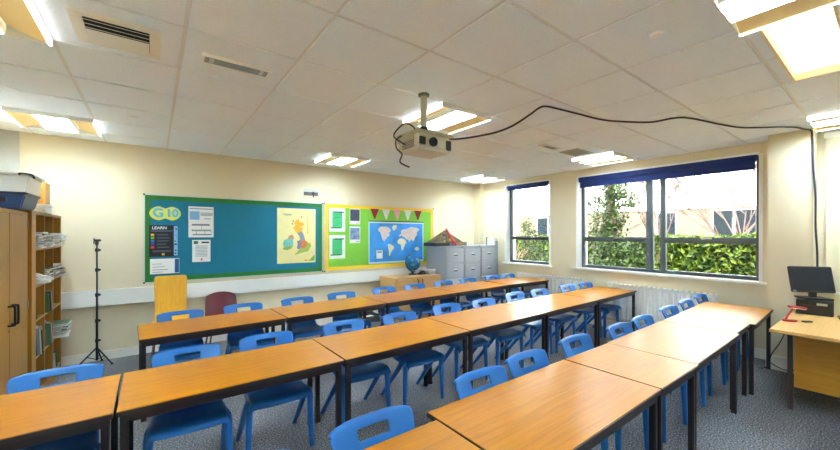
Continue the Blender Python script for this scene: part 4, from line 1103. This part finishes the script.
bare_tree('bare_tree', 'pinkish bare tree outside the right pane of the large window', (10.4, 2.05, -.25), 1.75, 4, M_twig)
bare_tree('bare_tree', 'bare tree with pale buds outside beside the window mullions', (10.0, 3.55, -.25), 1.7, 9, M_twig, (M_blos, 3))
bare_tree('bare_tree', 'bare tree with pale buds outside the left edge of the large window', (9.8, 5.05, -.25), 1.5, 13, M_bark, (M_shrub, 3))
# shrubs outside small window
t = thing('garden_shrub', 'light green shrub outside the small window at the right', 'bush', (9.6, 7.05, -.25)); r2 = random.Random(31); mb = MB()
for (x, y, z, r, n) in [(0, 0, 1.75, .34, 300), (0, -.15, 1.3, .4, 300), (0, .1, 2.05, .22, 120), (0, -.3, .8, .45, 350), (0, -.2, .4, .4, 260)]: clump(mb, (x, y, z), r, n, .05, r2)
mb.build('foliage', M_shrub, t)
MB().tube([(0, 0, 0), (0, .05, 1.6)], .03, 8).build('stem', M_bark, t)
t = thing('garden_shrub', 'brownish low shrub outside the small window at the left', 'bush', (9.2, 7.65, -.25)); mb = MB(); tw = MB()
for k in range(44):
    a = r2.uniform(-1, 1); tw.tube([(r2.uniform(-.1, .1), a * .2, 0), (r2.uniform(-.2, .2), a * .5, .7), (r2.uniform(-.3, .3), a * .85 + r2.uniform(-.15, .15), r2.uniform(.9, 1.5))], .009, 5)
tw.build('branches', mat('red_twig', srgb(140, 104, 90), .9), t)
for k in range(14): clump(mb, (r2.uniform(-.2, .2), r2.uniform(-.8, .8), r2.uniform(.2, 1.3)), .22, 50, .045, r2)
mb.build('foliage', M_shrub, t)
# building
M_clad = mat('white_cladding', srgb(236, 236, 234), .6); M_brick = mat('buff_brick', srgb(86, 73, 56), .85, noise=(6, .08))
t = thing('outside_building', 'white and buff building seen through the windows across the garden', 'building', (16.5, 6, -.25))
B(0, 4, -16, 22, 0, 2.72).build('brick_base', M_brick, t)
B(-.05, 4, -16, 22, 2.72, 9).build('cladding', M_clad, t)
jn = MB()
for z in (3.75, 4.8, 5.9): jn.box(-.056, -.045, -16, 22, z - .012, z + .012)
for y in range(-15, 22, 3): jn.box(-.056, -.045, y - .01, y + .01, 2.72, 9)
jn.build('cladding_joint', mat('joint_grey', srgb(120, 124, 128), .7), t)
M_wg = mat('building_glass', srgb(22, 28, 32), .6, spec=.05)
for (ya, yb) in ((2.85 - 6, 4.1 - 6), (5.2 - 6, 5.9 - 6), (10.9 - 6, 11.6 - 6)):
    f = B(-.03, .02, ya, yb, 1.1, 2.65).build('window', mat('frame_pale', srgb(150, 160, 164), .5), t)
    w = (yb - ya) / 2 if yb - ya > 1 else (yb - ya)
    for k in range(2 if yb - ya > 1 else 1): B(-.04, -.02, ya + k * w + .05, ya + (k + 1) * w - .05, 1.15, 2.6).build('window_glass', M_wg, f)
l = MB(); l.box(-.2, -.05, 11.95 - 6 - .1, 11.95 - 6 + .1, 3.5, 3.62); l.box(-.25, -.12, 11.95 - 6 - .1, 11.95 - 6 + .1, 3.35, 3.5); l.build('wall_light', M_ink, t)

# ------------------------------------------------------------------ light
w = bpy.data.worlds.new('World'); scn.world = w; w.use_nodes = True
bg = w.node_tree.nodes['Background']; bg.inputs['Color'].default_value = (.88, .95, 1.0, 1); bg.inputs['Strength'].default_value = 7.8
sn = bpy.data.lights.new('sun', 'SUN'); sn.energy = 8.0; sn.angle = .12; sn.color = (1, .95, .86)
so = bpy.data.objects.new('sun', sn); col.objects.link(so); so.rotation_euler = Vector((.62, .28, -.85)).to_track_quat('-Z', 'Y').to_euler()

# ------------------------------------------------------------------ camera
cd = bpy.data.cameras.new('camera'); cd.sensor_width = 36; cd.sensor_fit = 'HORIZONTAL'
cd.lens = 36 * F / 840; cd.shift_y = (CY - 225) / 840; cd.clip_start = .05; cd.clip_end = 200
co = bpy.data.objects.new('camera', cd); col.objects.link(co); co.location = (0, 0, CAMZ); co.rotation_euler = (PI / 2, 0, -YAW)
scn.camera = co
vs = scn.view_settings; vs.view_transform = 'Standard'; vs.look = 'None'; vs.gamma = 1; vs.use_curve_mapping = False; vs.exposure = 1.55
scn.cycles.max_bounces = 14; scn.cycles.diffuse_bounces = 12; scn.cycles.transparent_max_bounces = 12
scn.cycles.sample_clamp_indirect = 20
